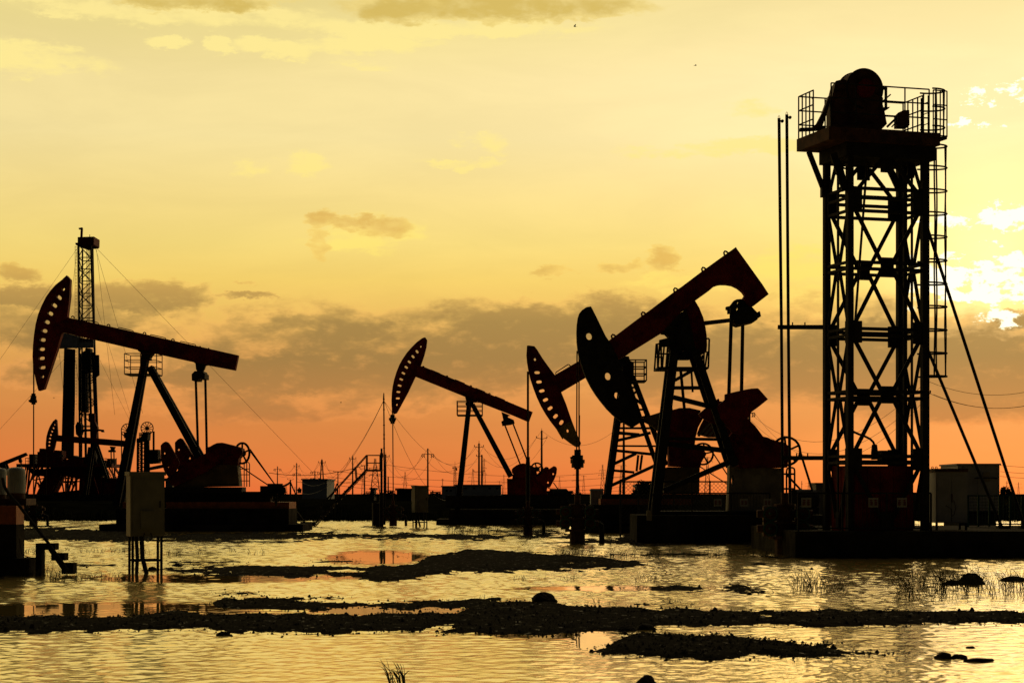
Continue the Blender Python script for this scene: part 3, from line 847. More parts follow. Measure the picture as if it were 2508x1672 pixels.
for x in (1090, 1098): m.tube([W(*Z1(5, x, 330), D - .1 if x == 1090 else D + .1), W(*Z1(5, x, 985), D)], .028, 5)
m.build('wire_line', WIRE, Dp)
m = MB(); m.tube(pts3(5, D, (1094, 960), (1094, 1000)), .09, 8); m.tube(pts3(5, D, (1094, 1000), (1094, 1300)), .1, 8)
m.build('carrier_bar', STEEL, Dp)

# ---- front pumpjack with the black head and hooked tail
D = 72.0
C = thing('pumpjack', 'largest pumpjack, black head with round holes low and its square hooked tail high', 'pumpjack', (W(1700, 1330, D).x, D, .3), 'pumpjacks standing in the flooded field')
p6 = lambda x, y: Z1(6, x, y)
hd_o = [p6(600, 628), p6(612, 626), p6(640, 622), p6(655, 650), p6(700, 740), p6(770, 885), p6(803, 932), p6(880, 1085), p6(905, 1170), p7(470, 40), p7(500, 130), p7(560, 280), p7(612, 425), p7(608, 445), p7(555, 478), p7(525, 468), p7(440, 418), p7(390, 375),
        p7(345, 330), p6(720, 1450), p6(680, 1395), p6(640, 1332), p6(595, 1245), p6(565, 1165), p6(540, 1085), p6(525, 1020), p6(515, 930), p6(513, 850), p6(516, 780), p6(525, 715), p6(535, 685), p6(560, 655)]
m = MB(); m.prism(hd_o, D, .55, [zcirc(6, 624, 883, 27, 35), zcirc(6, 790, 1236, 27, 36), zcirc(6, 868, 1405, 22, 30)])
m.build('horsehead', STEEL, C)['label'] = 'black head with large round holes'
bm_ = plate_px(6, D, .5, [(795, 925), (850, 885), (1080, 712), (1160, 655), (1375, 492), (1440, 448), (1620, 312), (1690, 262), (1815, 172), (1875, 130), (1920, 97), (1930, 115), (2155, 428), (2210, 514), (2090, 607), (2050, 630),
    (2010, 600), (1985, 545), (2000, 520), (1980, 490), (1940, 457), (1890, 433), (1840, 425), (1790, 424), (1765, 428), (1730, 440), (1690, 475), (1560, 568), (1430, 680), (1270, 850), (1000, 1017), (975, 1035), (940, 1060), (880, 1085)]).build('walking_beam', RED, C)
for x, y in ((838, 893), (1104, 695), (1390, 482), (1638, 299), (1834, 155)):
    beam_loop(6, D, [(x - 8, y + 8), (x - 14, y - 15), (x - 5, y - 28), (x + 8, y - 24), (x + 22, y - 12)], .035, RED, bm_)
plate_px(6, D, .4, [(1540, 560), (1562, 566), (1600, 630), (1635, 715), (1655, 800), (1666, 880), (1669, 960), (1664, 1022), (1588, 1060), (1540, 1000), (1480, 820), (1440, 680)], (), .1).build('beam_counterweight', RED, C)
plate_px(6, D, .8, [(1262, 858), (1420, 690), (1475, 650), (1520, 800), (1550, 960), (1590, 1060), (1575, 1075), (1545, 1020), (1520, 1085), (1395, 1085), (1330, 1010), (1318, 900), (1324, 888), (1300, 862)],
         [zcirc(6, 1449, 1012, 8, 17), zcirc(6, 1393, 800, 10, 14)]).build('saddle_bearing', STEEL, C)
m = MB(); barpx(m, 6, D, (1640, 766), (1885, 738), 36, .14, 34); m.build('tie_bar', STEEL, C)
eq = plate_px(6, D, 1.2, [(1890, 690), (1945, 640), (2050, 632), (2095, 680), (2112, 684), (2112, 672), (2122, 672), (2131, 716), (2106, 722), (2100, 745), (2080, 758), (1940, 793), (1912, 780), (1893, 760), (1888, 720)]).build('equalizer_bar', STEEL, C)
plate_px(6, D, .3, [(1836, 622), (1866, 616), (1876, 606), (1905, 568), (1930, 556), (1970, 553), (1998, 566), (2010, 600), (2050, 632), (1945, 645), (1938, 610), (1948, 577), (1936, 577), (1932, 640), (1913, 682), (1852, 682), (1852, 650), (1838, 645)]).build('tail_bearing', STEEL, eq)
for a, b, dy in (((1876, 640), (1852, 1400), -.45), ((2000, 720), (1988, 1400), .45)):
    m = MB(); barpx(m, 6, D, a, b, 28, .16, None, dy); m.build('pitman_arm', STEEL, C)
for dy in (-.75, .75):
    m = MB(); barpx(m, 7, D, (875, -125), (722, 1170), 66, .24, 74, dy); m.build('leg', STEEL, C)
    m = MB(); barpx(m, 7, D, (1039, -125), (1350, 790), 58, .24, 62, dy); m.build('leg', STEEL, C)
for a, b, w in (((880, 110), (1038, 20), 26), ((872, 170), (1098, 170), 28), ((868, 245), (1160, 318), 38), ((822, 572), (1262, 578), 24), ((818, 612), (1325, 672), 40), ((790, 985), (1375, 728), 42)):
    m = MB(); barpx(m, 7, D, a, b, w, .14, None, -.7); m.build('leg_brace', STEEL, C)
for a, b, w in (((950, 0), (982, 335), 22), ((1038, 20), (1048, 188), 15), ((858, 190), (878, 335), 18)):
    m = MB(); barpx(m, 7, D, a, b, w, .12, None, .7); m.build('leg_brace', STEEL, C)
m = MB(); c = W(*Z1(6, 1450, 1072), D); s_ = .27636 * D / F
m.box((c.x, D, c.z), (130 * s_, 1.2, 24 * s_)); c = W(*Z1(6, 1470, 1170), D); m.box((c.x, D, c.z), (340 * s_, 1.0, 22 * s_)); m.build('cross_plate', STEEL, C)
wp = MB(); c = W(*Z1(6, 1440, 1172), D); wp.box((c.x, D, c.z), (450 * s_, 1.9, .06)); wp = wp.build('work_platform', STEEL, C)
for sy in (-.9, .9):
    for a, b in (((1236, 935), (1219, 1178)), ((1245, 940), (1250, 1178)), ((1310, 910), (1288, 1178)), ((1668, 920), (1660, 1165)), ((1652, 1030), (1632, 1165))):
        m = MB(); m.tube([p + Vector((0, sy, 0)) for p in pts3(6, D, a, b)], .036, 5); m.build('rail_post', STEEL, wp)
    for a, b in (((1230, 937), (1320, 915)), ((1229, 1050), (1300, 1052)), ((1600, 918), (1668, 918))):
        m = MB(); m.tube([p + Vector((0, sy, 0)) for p in pts3(6, D, a, b)], .03, 5); m.build('railing', STEEL, wp)
plate_px(6, D, .7, [(1256, 925), (1324, 898), (1330, 968), (1262, 972)]).build('junction_box', STEEL, C)
plate_px(7, D, .35, [(1275, 222), (1350, 203), (1440, 184), (1480, 177), (1530, 174), (1540, 180), (1612, 262), (1540, 320), (1482, 362), (1470, 390), (1455, 405), (1445, 520), (1400, 560), (1330, 520), (1240, 420), (1205, 320), (1275, 262)], [zcirc(7, 1532, 212, 5)], -.7).build('counterweight', RED, C)
plate_px(7, D, .35, [(1205, 270), (1255, 240), (1262, 262), (1290, 265), (1380, 440), (1440, 560), (1370, 570), (1260, 470), (1110, 390), (1095, 365)], (), .7).build('crank_arm', RED, C)
plate_px(7, D, 1.1, [(1390, 470), (1458, 408), (1520, 470), (1582, 553), (1625, 563), (1640, 572), (1700, 592), (1750, 602), (1800, 640), (1800, 665), (1785, 720), (1775, 800), (1392, 805), (1385, 770), (1350, 700), (1310, 560)], [zcirc(7, 1348, 577, 8, 12), zcirc(7, 1380, 601, 9, 13)]).build('gearbox', RED, C)
wheel('brake_wheel', W(*Z1(7, 1782, 668), D), 112 * .30612 * D / F, .3, STEEL, C, 5, .05, .14, .42)
plate_px(7, D, .8, [(1318, 790), (1345, 772), (1392, 800), (1748, 805), (1735, 900), (1735, 1180), (1305, 1180), (1318, 900)], [zcirc(7, 1345, 905, 11, 48)]).build('gearbox_pedestal', PALE, C)
m = MB(); s_ = .30612 * D / F
m.box((W(*Z1(7, 1180, 0), D).x, D, W(0, 900 + 1160 * .30612, D).z), (1000 * s_, 1.6, 30 * s_)); m.build('skid_base', STEEL, C)
m = MB(); m.tube(pts3(7, D, (1890, 660), (1965, 900), (1990, 985)), .045, 5); m.tube(pts3(7, D, (1790, 860), (1925, 1005)), .04, 5); m.build('drive_belt', STEEL, C)
m = MB()
for x in (1785, 1850): m.tube(pts3(7, D, (x, 1000), (x, 830)), .035, 5)
m.tube(pts3(7, D, (1785, 830), (1790, 808), (1805, 800), (1832, 800), (1846, 808), (1850, 830)), .035, 5)
for y in (850, 968): m.tube(pts3(7, D, (1735, y), (1850, y)), .035, 5)
m.build('guard_frame', STEEL, C)
m = MB(); c = W(1968, 1222, D); m.disc(c, .36, .9, (1, .5, 0), 16); m.box((c.x, c.y, c.z - .42), (1.0, .8, .25)); m.build('motor', STEEL, C)
m = MB()
for x, dy in ((105, -.12), (124, .12)): m.tube([W(*Z1(6, 518 if dy < 0 else 536, 1010), D + dy), W(*Z1(7, x, 670), D + dy)], .026, 5)
m.build('wire_line', WIRE, C)
m = MB()
for y0, y1, r in ((655, 700, .12), (700, 735, .2), (735, 765, .26), (765, 800, .22), (800, 812, .12)): m.tube(pts3(7, D, (113, y0), (113, y1)), r, 8)
m.bar(W(*Z1(7, 100, 708), D), W(*Z1(7, 55, 726), D), .1, .1); m.bar(W(*Z1(7, 128, 380), D - .12), W(*Z1(7, 126, 660), D - .12), .05, .05)
m.build('carrier_bar', STEEL, C)
m = MB(); m.tube(pts3(7, D, (112, 812), (112, 1070)), .06, 6); m.build('polished_rod', STEEL, C)

# ---- wellheads under the horse heads
def wellhead(x, top, bot, D, label, sc=1.0):
    w = thing('wellhead', label, 'wellhead', W(x, bot, D), 'wellheads under the pumps')
    p0, p1 = W(x, top, D), W(x, bot, D)
    h = p0.z - p1.z
    m = MB()
    for a, b_, r in ((0, .25, .20), (.25, .30, .32), (.30, .5, .17), (.5, .54, .28), (.54, .78, .15), (.78, .82, .22), (.82, 1.0, .08)):
        m.tube([p1 + Vector((0, 0, a * h)), p1 + Vector((0, 0, b_ * h))], r * sc, 10)
    m.build('casing_stack', RUST, w)
    for s, zz in ((-1, .42), (1, .42), (1, .66), (-1, .66)):
        m = MB(); c = p1 + Vector((0, 0, zz * h))
        m.tube([c, c + Vector((s * .55 * sc, 0, 0))], .08 * sc, 8); m.disc(c + Vector((s * .32 * sc, 0, 0)), .16 * sc, .22 * sc, (1, 0, 0), 10)
        v = m.build('valve', RUST, w)
        q = MB(); q.ring(c + Vector((s * .32 * sc, -.3 * sc, 0)), .13 * sc, .02 * sc, (0, 1, 0), 16, 5); q.tube([c + Vector((s * .32 * sc, 0, 0)), c + Vector((s * .32 * sc, -.3 * sc, 0))], .025 * sc, 5)
        q.build('hand_wheel', GREENP, v)
    m = MB(); c = p1 + Vector((.55 * sc, 0, .42 * h)); m.tube([c, c + Vector((.1, 0, -.05)), Vector((c.x + .12, c.y, p1.z))], .07 * sc, 8); m.build('flow_pipe', STEEL, w)
    return w
wellhead(82, 1225, 1287, 94, 'dark wellhead under the rod of the pumpjack at the left')
wellhead(963, 1225, 1288, 104, 'dark wellhead under the thin rod of the middle pumpjack')
wellhead(1293, 1225, 1312, 83, 'dark wellhead under the yellow-nosed pumpjack behind')
wellhead(1414, 1212, 1331, 70, 'thick dark wellhead on a mud hump under the black-headed pumpjack', 1.35)
# ------------------------------------------------------------------ tall lattice tower pumping unit on the right
D = 55.0
P2 = W(2081, 1301, D)
TH = R(17); U = Vector((math.cos(TH), math.sin(TH), 0)); V = Vector((-math.sin(TH), math.cos(TH), 0))
TA, TB, TZ0 = 2.3, 1.43, .72
def T(a, b, z): return Vector((P2.x, P2.y, 0)) + U * a + V * b + Vector((0, 0, z))
def zt(py, D=55.0): return CH + (HY - py) * D / F
tw = thing('pumping_tower', 'tall dark lattice tower with a drum housing and railed deck on top, at the right', 'oil tower', T(1.15, .7, TZ0))
for a in (0, TA):
    for b in (0, TB):
        m = MB(); m.box(T(a, b, (TZ0 + 11.1) / 2), (.17, .17, 11.1 - TZ0), TH); m.build('post', STEEL, tw)
LV = [('m', 11.1), ('c', 9.85), ('m', 8.06), ('c', 6.22), ('m', 4.49), ('c', 2.70), ('m', .95)]
faces = [((0, 0), (TA, 0)), ((0, TB), (TA, TB)), ((0, 0), (0, TB)), ((TA, 0), (TA, TB))]
for fi, (A_, B_) in enumerate(faces):
    fa = lambda k, z: T(A_[0] + (B_[0] - A_[0]) * k, A_[1] + (B_[1] - A_[1]) * k, z)
    side = fi > 1
    gw = .11 if not side else .09
    for i in range(len(LV) - 1):
        (t0, z0), (t1, z1) = LV[i], LV[i + 1]
        m = MB()
        for s in (0, 1):
            if t0 == 'm': p, q = fa(.5 + (s - .5) * .16, z0 - .12), fa(.06 if s == 0 else .94, z1 + .2)
            else: p, q = fa(.06 if s == 0 else .94, z0 - .2), fa(.5 + (s - .5) * .16, z1 + .12)
            m.bar(p, q, gw, .06)
        zc = z0 if t0 == 'm' else z1
        d = (fa(1, 0) - fa(0, 0)).normalized()
        w2 = .19 if not side else .09
        zz = min(max(zc, 1.0), 10.9)
        c = fa(.5, zz); n_ = Vector((-d.y, d.x, 0))
        m.plate([[c - d * w2 - Vector((0, 0, .24)), c + d * w2 - Vector((0, 0, .24)), c + d * w2 + Vector((0, 0, .24)), c - d * w2 + Vector((0, 0, .24))]], n_, .07)
        m.build('brace', STEEL, tw)
    for t0, z in LV[1:6]:
        m = MB()
        offs = (-.28, 0.08, .34) if abs(z - 9.85) < .01 else (-.09, .09)
        for o in offs: m.bar(fa(0, z + o), fa(1, z + o), .09, .07)
        if t0 == 'c':
            for k in (0.07, .93):
                c = fa(k, z); d = (fa(1, 0) - fa(0, 0)).normalized(); n_ = Vector((-d.y, d.x, 0)); ww = .2 if not side else .1
                m.plate([[c - d * ww - Vector((0, 0, .30)), c + d * ww - Vector((0, 0, .30)), c + d * ww + Vector((0, 0, .30)), c - d * ww + Vector((0, 0, .30))]], n_, .09)
        m.build('girt', STEEL, tw)
for a in (0, TA):
    m = MB(); m.box(T(a, TB / 2, 5.9), (.055, .055, 10.3), TH); m.build('middle_post', STEEL, tw)
m = MB(); m.box(T(TA - .05, TB * .72, 5.9), (.10, .10, 10.3), TH); m.build('guide_rail', STEEL, tw)
# deck
dk_ = MB(); dk_.box(T(.92, .715, 11.605), (3.40, 2.07, .35), TH); dk_ = dk_.build('deck', RUST, tw)
m = MB(); m.box(T(1.2, .7, 11.235), (2.75, 1.72, .385), TH); m.build('deck_frame', STEEL, tw)
zr = 11.78
def rail(path, name='railing', posts=True, hs=(.40, .80, 1.2), n=3):
    m = MB()
    for h in hs:
        m.tube([T(a, b, zr + h) for a, b in path], .022, 5)
    for (a0, b0), (a1, b1) in zip(path[:-1], path[1:]):
        for k in range(n + 1):
            a, b = a0 + (a1 - a0) * k / n, b0 + (b1 - b0) * k / n
            m.tube([T(a, b, zr - .02), T(a, b, zr + 1.2)], .022, 5)
    return m.build(name, STEEL, dk_)
rail([(-.74, .75), (-.74, 1.70), (2.55, 1.70), (2.55, .55)], n=4)
rail([(-.70, -.28), (2.30, -.28)], n=4)
# drum and its housing
c0, c1 = T(.54, .16, 12.98), T(.54, .72, 12.98)
m = MB(); m.tube([c0, c1], .546, 40); dr = m.build('drum', RUST, tw)
m = MB(); m.ring(c0, .546, .03, V, 40, 6); m.ring(c1, .546, .03, V, 40, 6); m.build('drum_rim', STEEL, dr)
m = MB(); m.disc(c0 - V * .06, .26, .12, V, 24); m.build('hub_cap', RED, dr)
plate_px(8, 55.75, .95, [(655, 480), (690, 330), (700, 292), (780, 272), (1200, 470), (1195, 540), (1212, 600), (1240, 748), (655, 748)]).build('drum_housing', RUST, tw)
plate_px(8, 55.5, .5, [(645, 420), (662, 470), (612, 640), (575, 745), (455, 775), (520, 715), (585, 590)]).build('belt_chute', RUST, tw)
m = MB(); barpx(m, 8, 55.8, (340, 777), (600, 765), 24, .3); m.build('chute_arm', STEEL, tw)
plate_px(8, 55.4, .6, [(1370, 615), (1430, 588), (1490, 588), (1492, 748), (1370, 748)]).build('brake_box', RUST, tw)
m = MB(); barpx(m, 8, 55.4, (1275, 745), (1385, 640), 24, .1); barpx(m, 8, 55.4, (1325, 745), (1385, 680), 14, .1); m.build('brake_lever', STEEL, tw)
m = MB(); barpx(m, 8, 55.6, (1215, 337), (1275, 337), 24, .1); barpx(m, 8, 55.6, (1262, 328), (1262, 552), 24, .1); m.prism(Z(8, (1188, 548), (1298, 543), (1210, 598), (1195, 590)), 55.6, .3); m.build('motor_bracket', STEEL, tw)
m = MB(); barpx(m, 8, 55.5, (1188, 508), (1312, 400), 14, .08); m.build('lever', STEEL, tw)
m = MB(); m.tube([W(*Z1(8, 483, 760), 55.6), W(*Z1(8, 484, 440), 55.6)], .02, 5); m.disc(W(*Z1(8, 484, 438), 55.6), .035, .05); m.build('signal_post', STEEL, tw)
# knee braces
for a, b, w, Dk in (((440, 1010), (592, 1400), 52, 56.4), ((700, 1030), (830, 1425), 70, 55.0), ((1225, 1030), (1400, 1400), 70, 56.8), ((1520, 985), (1500, 1290), 26, 56.0), ((1565, 1020), (1500, 1330), 24, 56.3)):
    m = MB(); barpx(m, 8, Dk, a, b, w, .12); m.build('knee_brace', STEEL, tw)
plate_px(8, 56.4, .35, [(570, 1395), (682, 1395), (682, 1490), (570, 1490)]).build('brace_bracket', STEEL, tw)
m = MB(); m.tube([W(*Z1(8, 1064, 1090), 55.9), W(*Z1(9, 700, 1080), 55.9)], .035, 6); m.build('wire_line', WIRE, tw)
m = MB(); cc = W(*Z1(8, 828, 1156), 55.0); m.ring(cc, .085, .03, (0, 1, 0), 18, 5); m.build('lifting_eye', STEEL, tw)
# ladder with safety cage
ld = MB()
for b in (.12, .52): ld.tube([T(2.50, b, TZ0), T(2.50, b, 12.9)], .03, 5)
for k in range(40): ld.tube([T(2.50, .12, TZ0 + .3 + k * .3), T(2.50, .52, TZ0 + .3 + k * .3)], .014, 4)
for z in (2.7, 6.2, 9.85): ld.tube([T(2.3, .12, z), T(2.5, .12, z)], .02, 4)
lad = ld.build('ladder', STEEL, tw)
def cage(zs, zb, name, cx=2.56, rx=.60):
    m = MB()
    arc = [(-1.75 + 3.5 * k / 12) for k in range(13)]
    for z in zs: m.tube([T(cx + rx * math.cos(t), .32 + .36 * math.sin(t), z) for t in arc], .026, 5)
    for t in (-1.5, -.75, 0, .75, 1.5):
        wob = [(cx + rx * math.cos(t) + .012 * math.sin(z * 2.3 + t * 5)) for z in zb]
        m.tube([T(wob[i], .32 + .36 * math.sin(t), z) for i, z in enumerate(zb)], 0.015 if t == 0 else .024, 4)
    return m.build(name, STEEL, lad)
zs = [zt(p, 55.8) for p in (354, 407, 464, 520, 577, 635, 692, 749, 806, 863, 920)]
cage(zs, list(np.linspace(zs[-1], zs[0], 24)), 'safety_cage')
cage([zt(p, 55.8) for p in (218, 262, 309)], [zt(p, 55.8) for p in (332, 309, 262, 218)], 'upper_cage', 2.62, .46)
m = MB(); m.box(T(2.74, .35, 11.70), (.5, .8, .06), TH); m.build('landing', STEEL, tw)
m = MB()
for h in (.40, .80, 1.2): m.tube([T(2.45, -.24, zr + h), T(2.9, -.20, zr + h)], .02, 5)
for a in (2.45, 2.68, 2.9): m.tube([T(a, -.24 + (a - 2.45) * .09, zr - .06), T(a, -.24 + (a - 2.45) * .09, zr + 1.2)], .02, 5)
m.tube([T(2.45, -.24, zr - .06), T(2.9, -.2, zr - .06), T(2.9, .3, zr - .06)], .025, 5)
m.build('landing_rail', STEEL, tw)
# slanting stay bars
for p, q in ((T(2.33, .05, zt(535, 55.7)), W(2512, 1298, 58.5)), (T(2.3, 1.35, zt(700, 57)), W(2457, 1298, 58.5))):
    m = MB(); m.tube([p, q], .046, 8); m.box((q.x, q.y, .76), (.35, .35, .10)); m.build('stay_bar', STEEL, tw)
# arms that hold the two rods
for py, xs in ((801, 1906), (1121, 1920)):
    m = MB(); p, q = W(xs, py, 57.2), T(.15, TB + .1, zt(py, 56.5)); m.bar(p, q, .12, .10)
    for k in (.05, .28, .52): m.tube([p.lerp(q, k), p.lerp(q, k) + Vector((0, 0, .14))], .02, 5)
    m.build('guide_arm', STEEL, tw)
# machine box at the foot
m = MB(); m.box(T(1.05, .70, 1.62), (1.98, 1.10, 1.80), TH)
for i in range(5): m.box(T(.25 + i * .4, .14, 1.62), (.05, .04, 1.7), TH)
m.build('motor_house', RED, tw)
m = MB(); m.box(T(1.1, .7, 2.62), (2.1, 1.0, .12), TH); m.box(T(1.25, .3, 2.8), (.35, .3, .3), TH); m.build('house_top', STEEL, tw)
m = MB(); m.tube(pts3(10, 55.5, (622, 512), (660, 530), (715, 550), (755, 570), (780, 595), (790, 620)), .035, 6); m.tube(pts3(10, 55.5, (790, 615), (790, 680), (792, 735)), [.075, .1, .1], 8); m.build('cable_outlet', STEEL, tw)
for p in ((560, 290), (575, 420)): pass
m = MB(); m.tube(pts3(10, 55.9, (565, 250), (555, 330), (558, 400), (570, 460)), .04, 6); m.build('cable_loop', STEEL, tw)

# the two tall rods and the wellhead under them
for i, (pts, lab) in enumerate((([(1908, 290), (1911, 560), (1914, 820), (1917, 1225)], 'tall thin pole left of the lattice tower, the left and slightly shorter of the pair'),
                                ([(1927, 281), (1929, 560), (1931, 820), (1935, 1225)], 'tall thin pole between its twin and the lattice tower, slightly the taller'))):
    po = thing('hoist_pole', lab, 'pole', W(pts[-1][0], 1290, 57.4), 'pair of hoist poles')
    m = MB(); m.tube([W(x, y, 57.4) for x, y in pts] + [W(pts[-1][0], 1300, 57.4)], .045, 8); m.build('shaft', STEEL, po)
    x, y = pts[0]
    m = MB(); m.tube([W(x + dx, y + dy, 57.4) for dx, dy in ((-2, 0), (-2, -4), (0, -7), (2, -4), (2, 0))], .008, 4); m.build('top_loop', WIRE, po)
    m = MB(); m.bar(W(x, y + 6, 57.4), W(x + 9, y + 6, 57.4), .03, .03); m.disc(W(x + 8, y + 7, 57.4), .045, .06); m.build('side_clip', STEEL, po)
wellhead(1922, 1206, 1357, 57.2, 'rusty wellhead with valves under the two tall poles', 1.45)

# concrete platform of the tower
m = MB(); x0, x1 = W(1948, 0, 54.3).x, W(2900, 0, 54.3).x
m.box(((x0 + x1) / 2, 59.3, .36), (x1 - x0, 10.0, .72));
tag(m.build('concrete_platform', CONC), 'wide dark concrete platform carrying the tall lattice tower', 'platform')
# guard fences with small warning plates
def glyphs(o, c, w, h, seed, mat):
    """two red characters of a warning plate"""
    r = random.Random(seed); m = MB()
    for i in (-1, 1):
        cx = c.x + i * w * .23
        for dz in (.22, 0, -.22): m.box((cx, c.y, c.z + dz * h), (w * .32, .012, h * .07))
        m.box((cx, c.y - .0015, c.z), (w * .05, .010, h * .62))
        m.box((cx + r.choice((-1, 1)) * w * .11, c.y - .003, c.z - h * .1), (w * .05, .008, h * .4))
    m.build('lettering', RED, o)
def low_fence(px0, px1, D, z0, z1, label, step, signs, labs, mat=STEEL):
    f = thing('guard_fence', label, 'fence', ((W(px0, 0, D).x + W(px1, 0, D).x) / 2, D, z0), 'low guard fences')
    xa, xb = W(px0, 0, D).x, W(px1, 0, D).x
    n = max(2, round((xb - xa) / step))
    for i in range(n + 1):
        m = MB(); x = xa + (xb - xa) * i / n; m.box((x, D, (z0 + z1) / 2), (.05, .05, z1 - z0)); m.build('post', mat, f)
    m = MB()
    m.tube([(xa, D, z1), (xb, D, z1)], .025, 5); m.build('rail', mat, f)
    m = MB(); m.tube([(xa, D, z0 + .08), (xb, D, z0 + .08)], .02, 5); m.build('rail', mat, f)
    m = MB()
    k = int((xb - xa) / .11)
    for i in range(1, k):
        x = xa + (xb - xa) * i / k; m.tube([(x, D, z0 + .08), (x, D, z1)], .006, 4)
    m.build('wire_panel', mat, f)
    for i, (sx, lab) in enumerate(zip(signs, labs)):
        c = W(sx, 1230, D - .05); s = thing('warning_plate', lab, 'sign', (c.x, c.y, c.z - .12), 'small warning plates on the fences')
        w, h = .27, .26
        m = MB(); m.box((c.x, c.y, c.z), (w, .012, h)); m.build('plate', WHITEP, s)
        glyphs(s, Vector((c.x, c.y - .012, c.z)), w, h, i + int(sx), RED)
low_fence(1600, 1885, 69.6, 1.03, 1.76, 'low dark fence in front of the largest pumpjack', 1.6, (1758, 1822, 1880),
          ('pale warning plate furthest left, below the front pumpjack gearbox', 'pale warning plate in the middle of the front pumpjack fence', 'pale warning plate just left of the two tall poles'))
low_fence(1955, 2280, 54.6, .72, 1.76, 'low dark fence across the foot of the lattice tower', 1.25, (1975, 2139, 2209),
          ('pale warning plate at the left end of the tower fence', 'pale warning plate with red marks, left of two at the tower foot', 'pale warning plate with red marks, right of two at the tower foot'))

# ------------------------------------------------------------------ cabinets and cabin on the right
def zb(k, x, y, D): return W(*Z1(k, x, y), D)
D = 56.2
c = thing('switch_cabinet', 'tall white two-door switch cabinet on legs right of the lattice tower', 'cabinet', zb(10, 1405, 1300, D), 'white switch cabinets')
a, b = zb(10, 1281, 832, D), zb(10, 1533, 1240, D)
cw = MB(); cw.box(((a.x + b.x) / 2, D + .45, (a.z + b.z) / 2), (b.x - a.x, .9, a.z - b.z)); cw.build('body', WHITEP, c)
m = MB(); m.box(((a.x + b.x) / 2 - .01, D + .45, a.z + .045), (b.x - a.x + .04, .98, .09)); ro = m.build('roof', RUST, c)
for x in (1253, 1284, 1498):
    p = zb(10, x, 800, D + (.8 if x == 1253 else .1)); m = MB(); m.ring(p, .03, .010, (0, 1, 0), 14, 5); m.tube([p + Vector((0, 0, -.03)), p + Vector((0, 0, -.07))], .01, 4); m.build('lifting_eye', STEEL, ro)
for x0, x1 in ((1290, 1402), (1408, 1526)):
    p, q = zb(10, x0, 862, D), zb(10, x1, 1230, D); m = MB(); m.box(((p.x + q.x) / 2, D - .012, (p.z + q.z) / 2), (q.x - p.x, .02, p.z - q.z)); d_ = m.build('door', WHITEP, c)
    if x0 == 1408:
        h = MB(); s = zb(10, 1407, 1040, D); h.box((s.x, D - .04, s.z), (.03, .03, .22)); h.build('handle', RUST, d_)
m = MB()
for x in (1290, 1525):
    p, q = zb(10, x, 1240, D), zb(10, x, 1300, D)
    for dy in (.05, .85): m = MB(); m.box((p.x, D + dy, (p.z + TZ0) / 2), (.06, .06, p.z - TZ0)); m.build('leg', STEEL, c)
m = MB(); m.tube(pts3(10, D - .03, (1405, 1080), (1425, 1060), (1440, 1120), (1430, 1170), (1405, 1190)), .008, 4); m.tube(pts3(10, D - .03, (1360, 1100), (1405, 1130), (1408, 1230)), .008, 4); m.build('cable', WIRE, c)
D = 75.0
c = thing('site_cabin', 'white boxy cabin standing behind the switch cabinet at the right edge', 'cabin', zb(10, 1620, 1150, D))
a, b = zb(10, 1456, 779, D), zb(10, 1790, 1145, D)
m = MB(); m.box(((a.x + b.x) / 2, D + 1.5, (a.z + b.z) / 2), (b.x - a.x, 3.0, a.z - b.z)); m.build('wall', WHITEP, c)
m = MB(); m.box(((a.x + b.x) / 2, D + 1.5, a.z + .03), (b.x - a.x + .1, 3.1, .06)); m.build('roof', WHITEP, c)
p, q = zb(10, 1615, 882, D), zb(10, 1748, 1140, D); m = MB(); m.box(((p.x + q.x) / 2, D - .012, (p.z + q.z) / 2), (q.x - p.x, .02, p.z - q.z)); dd = m.build('door', WHITEP, c)
m = MB(); p = zb(10, 1680, 895, D); m.box((p.x, D - .04, zb(10, 0, 882, D).z), (.85, .06, .03)); m.build('hinge_bar', STEEL, dd)
for y in (855, 890): 
    m = MB(); p = zb(10, 1682, y, D); m.box((p.x, D - .03, p.z), (.26, .03, .18)); m.build('notice', PALE, c)
m = MB(); m.box(((a.x + b.x) / 2, D + 1.5, b.z / 2), (b.x - a.x - .2, 2.8, b.z)); m.build('footing', CONC, c)
D = 78
c = thing('equipment_box', 'plain pale box standing left of the lattice tower leg', 'cabinet', zb(10, 356, 1010, D))
a, b = zb(10, 322, 932, D), zb(10, 400, 1200, D)
m = MB(); m.box(((a.x + b.x) / 2, D + .6, (a.z + b.z) / 2), (b.x - a.x, 1.2, a.z - b.z)); m.build('body', CABINET, c)
m = MB(); m.box(((a.x + b.x) / 2, D + .6, a.z + .03), (b.x - a.x + .08, 1.28, .06)); m.build('lid', CABINET, c)
m = MB(); m.box(((a.x + b.x) / 2, D + .6, b.z / 2 - .05), (b.x - a.x - .1, 1.1, b.z + .1)); m.build('plinth', CONC, c)
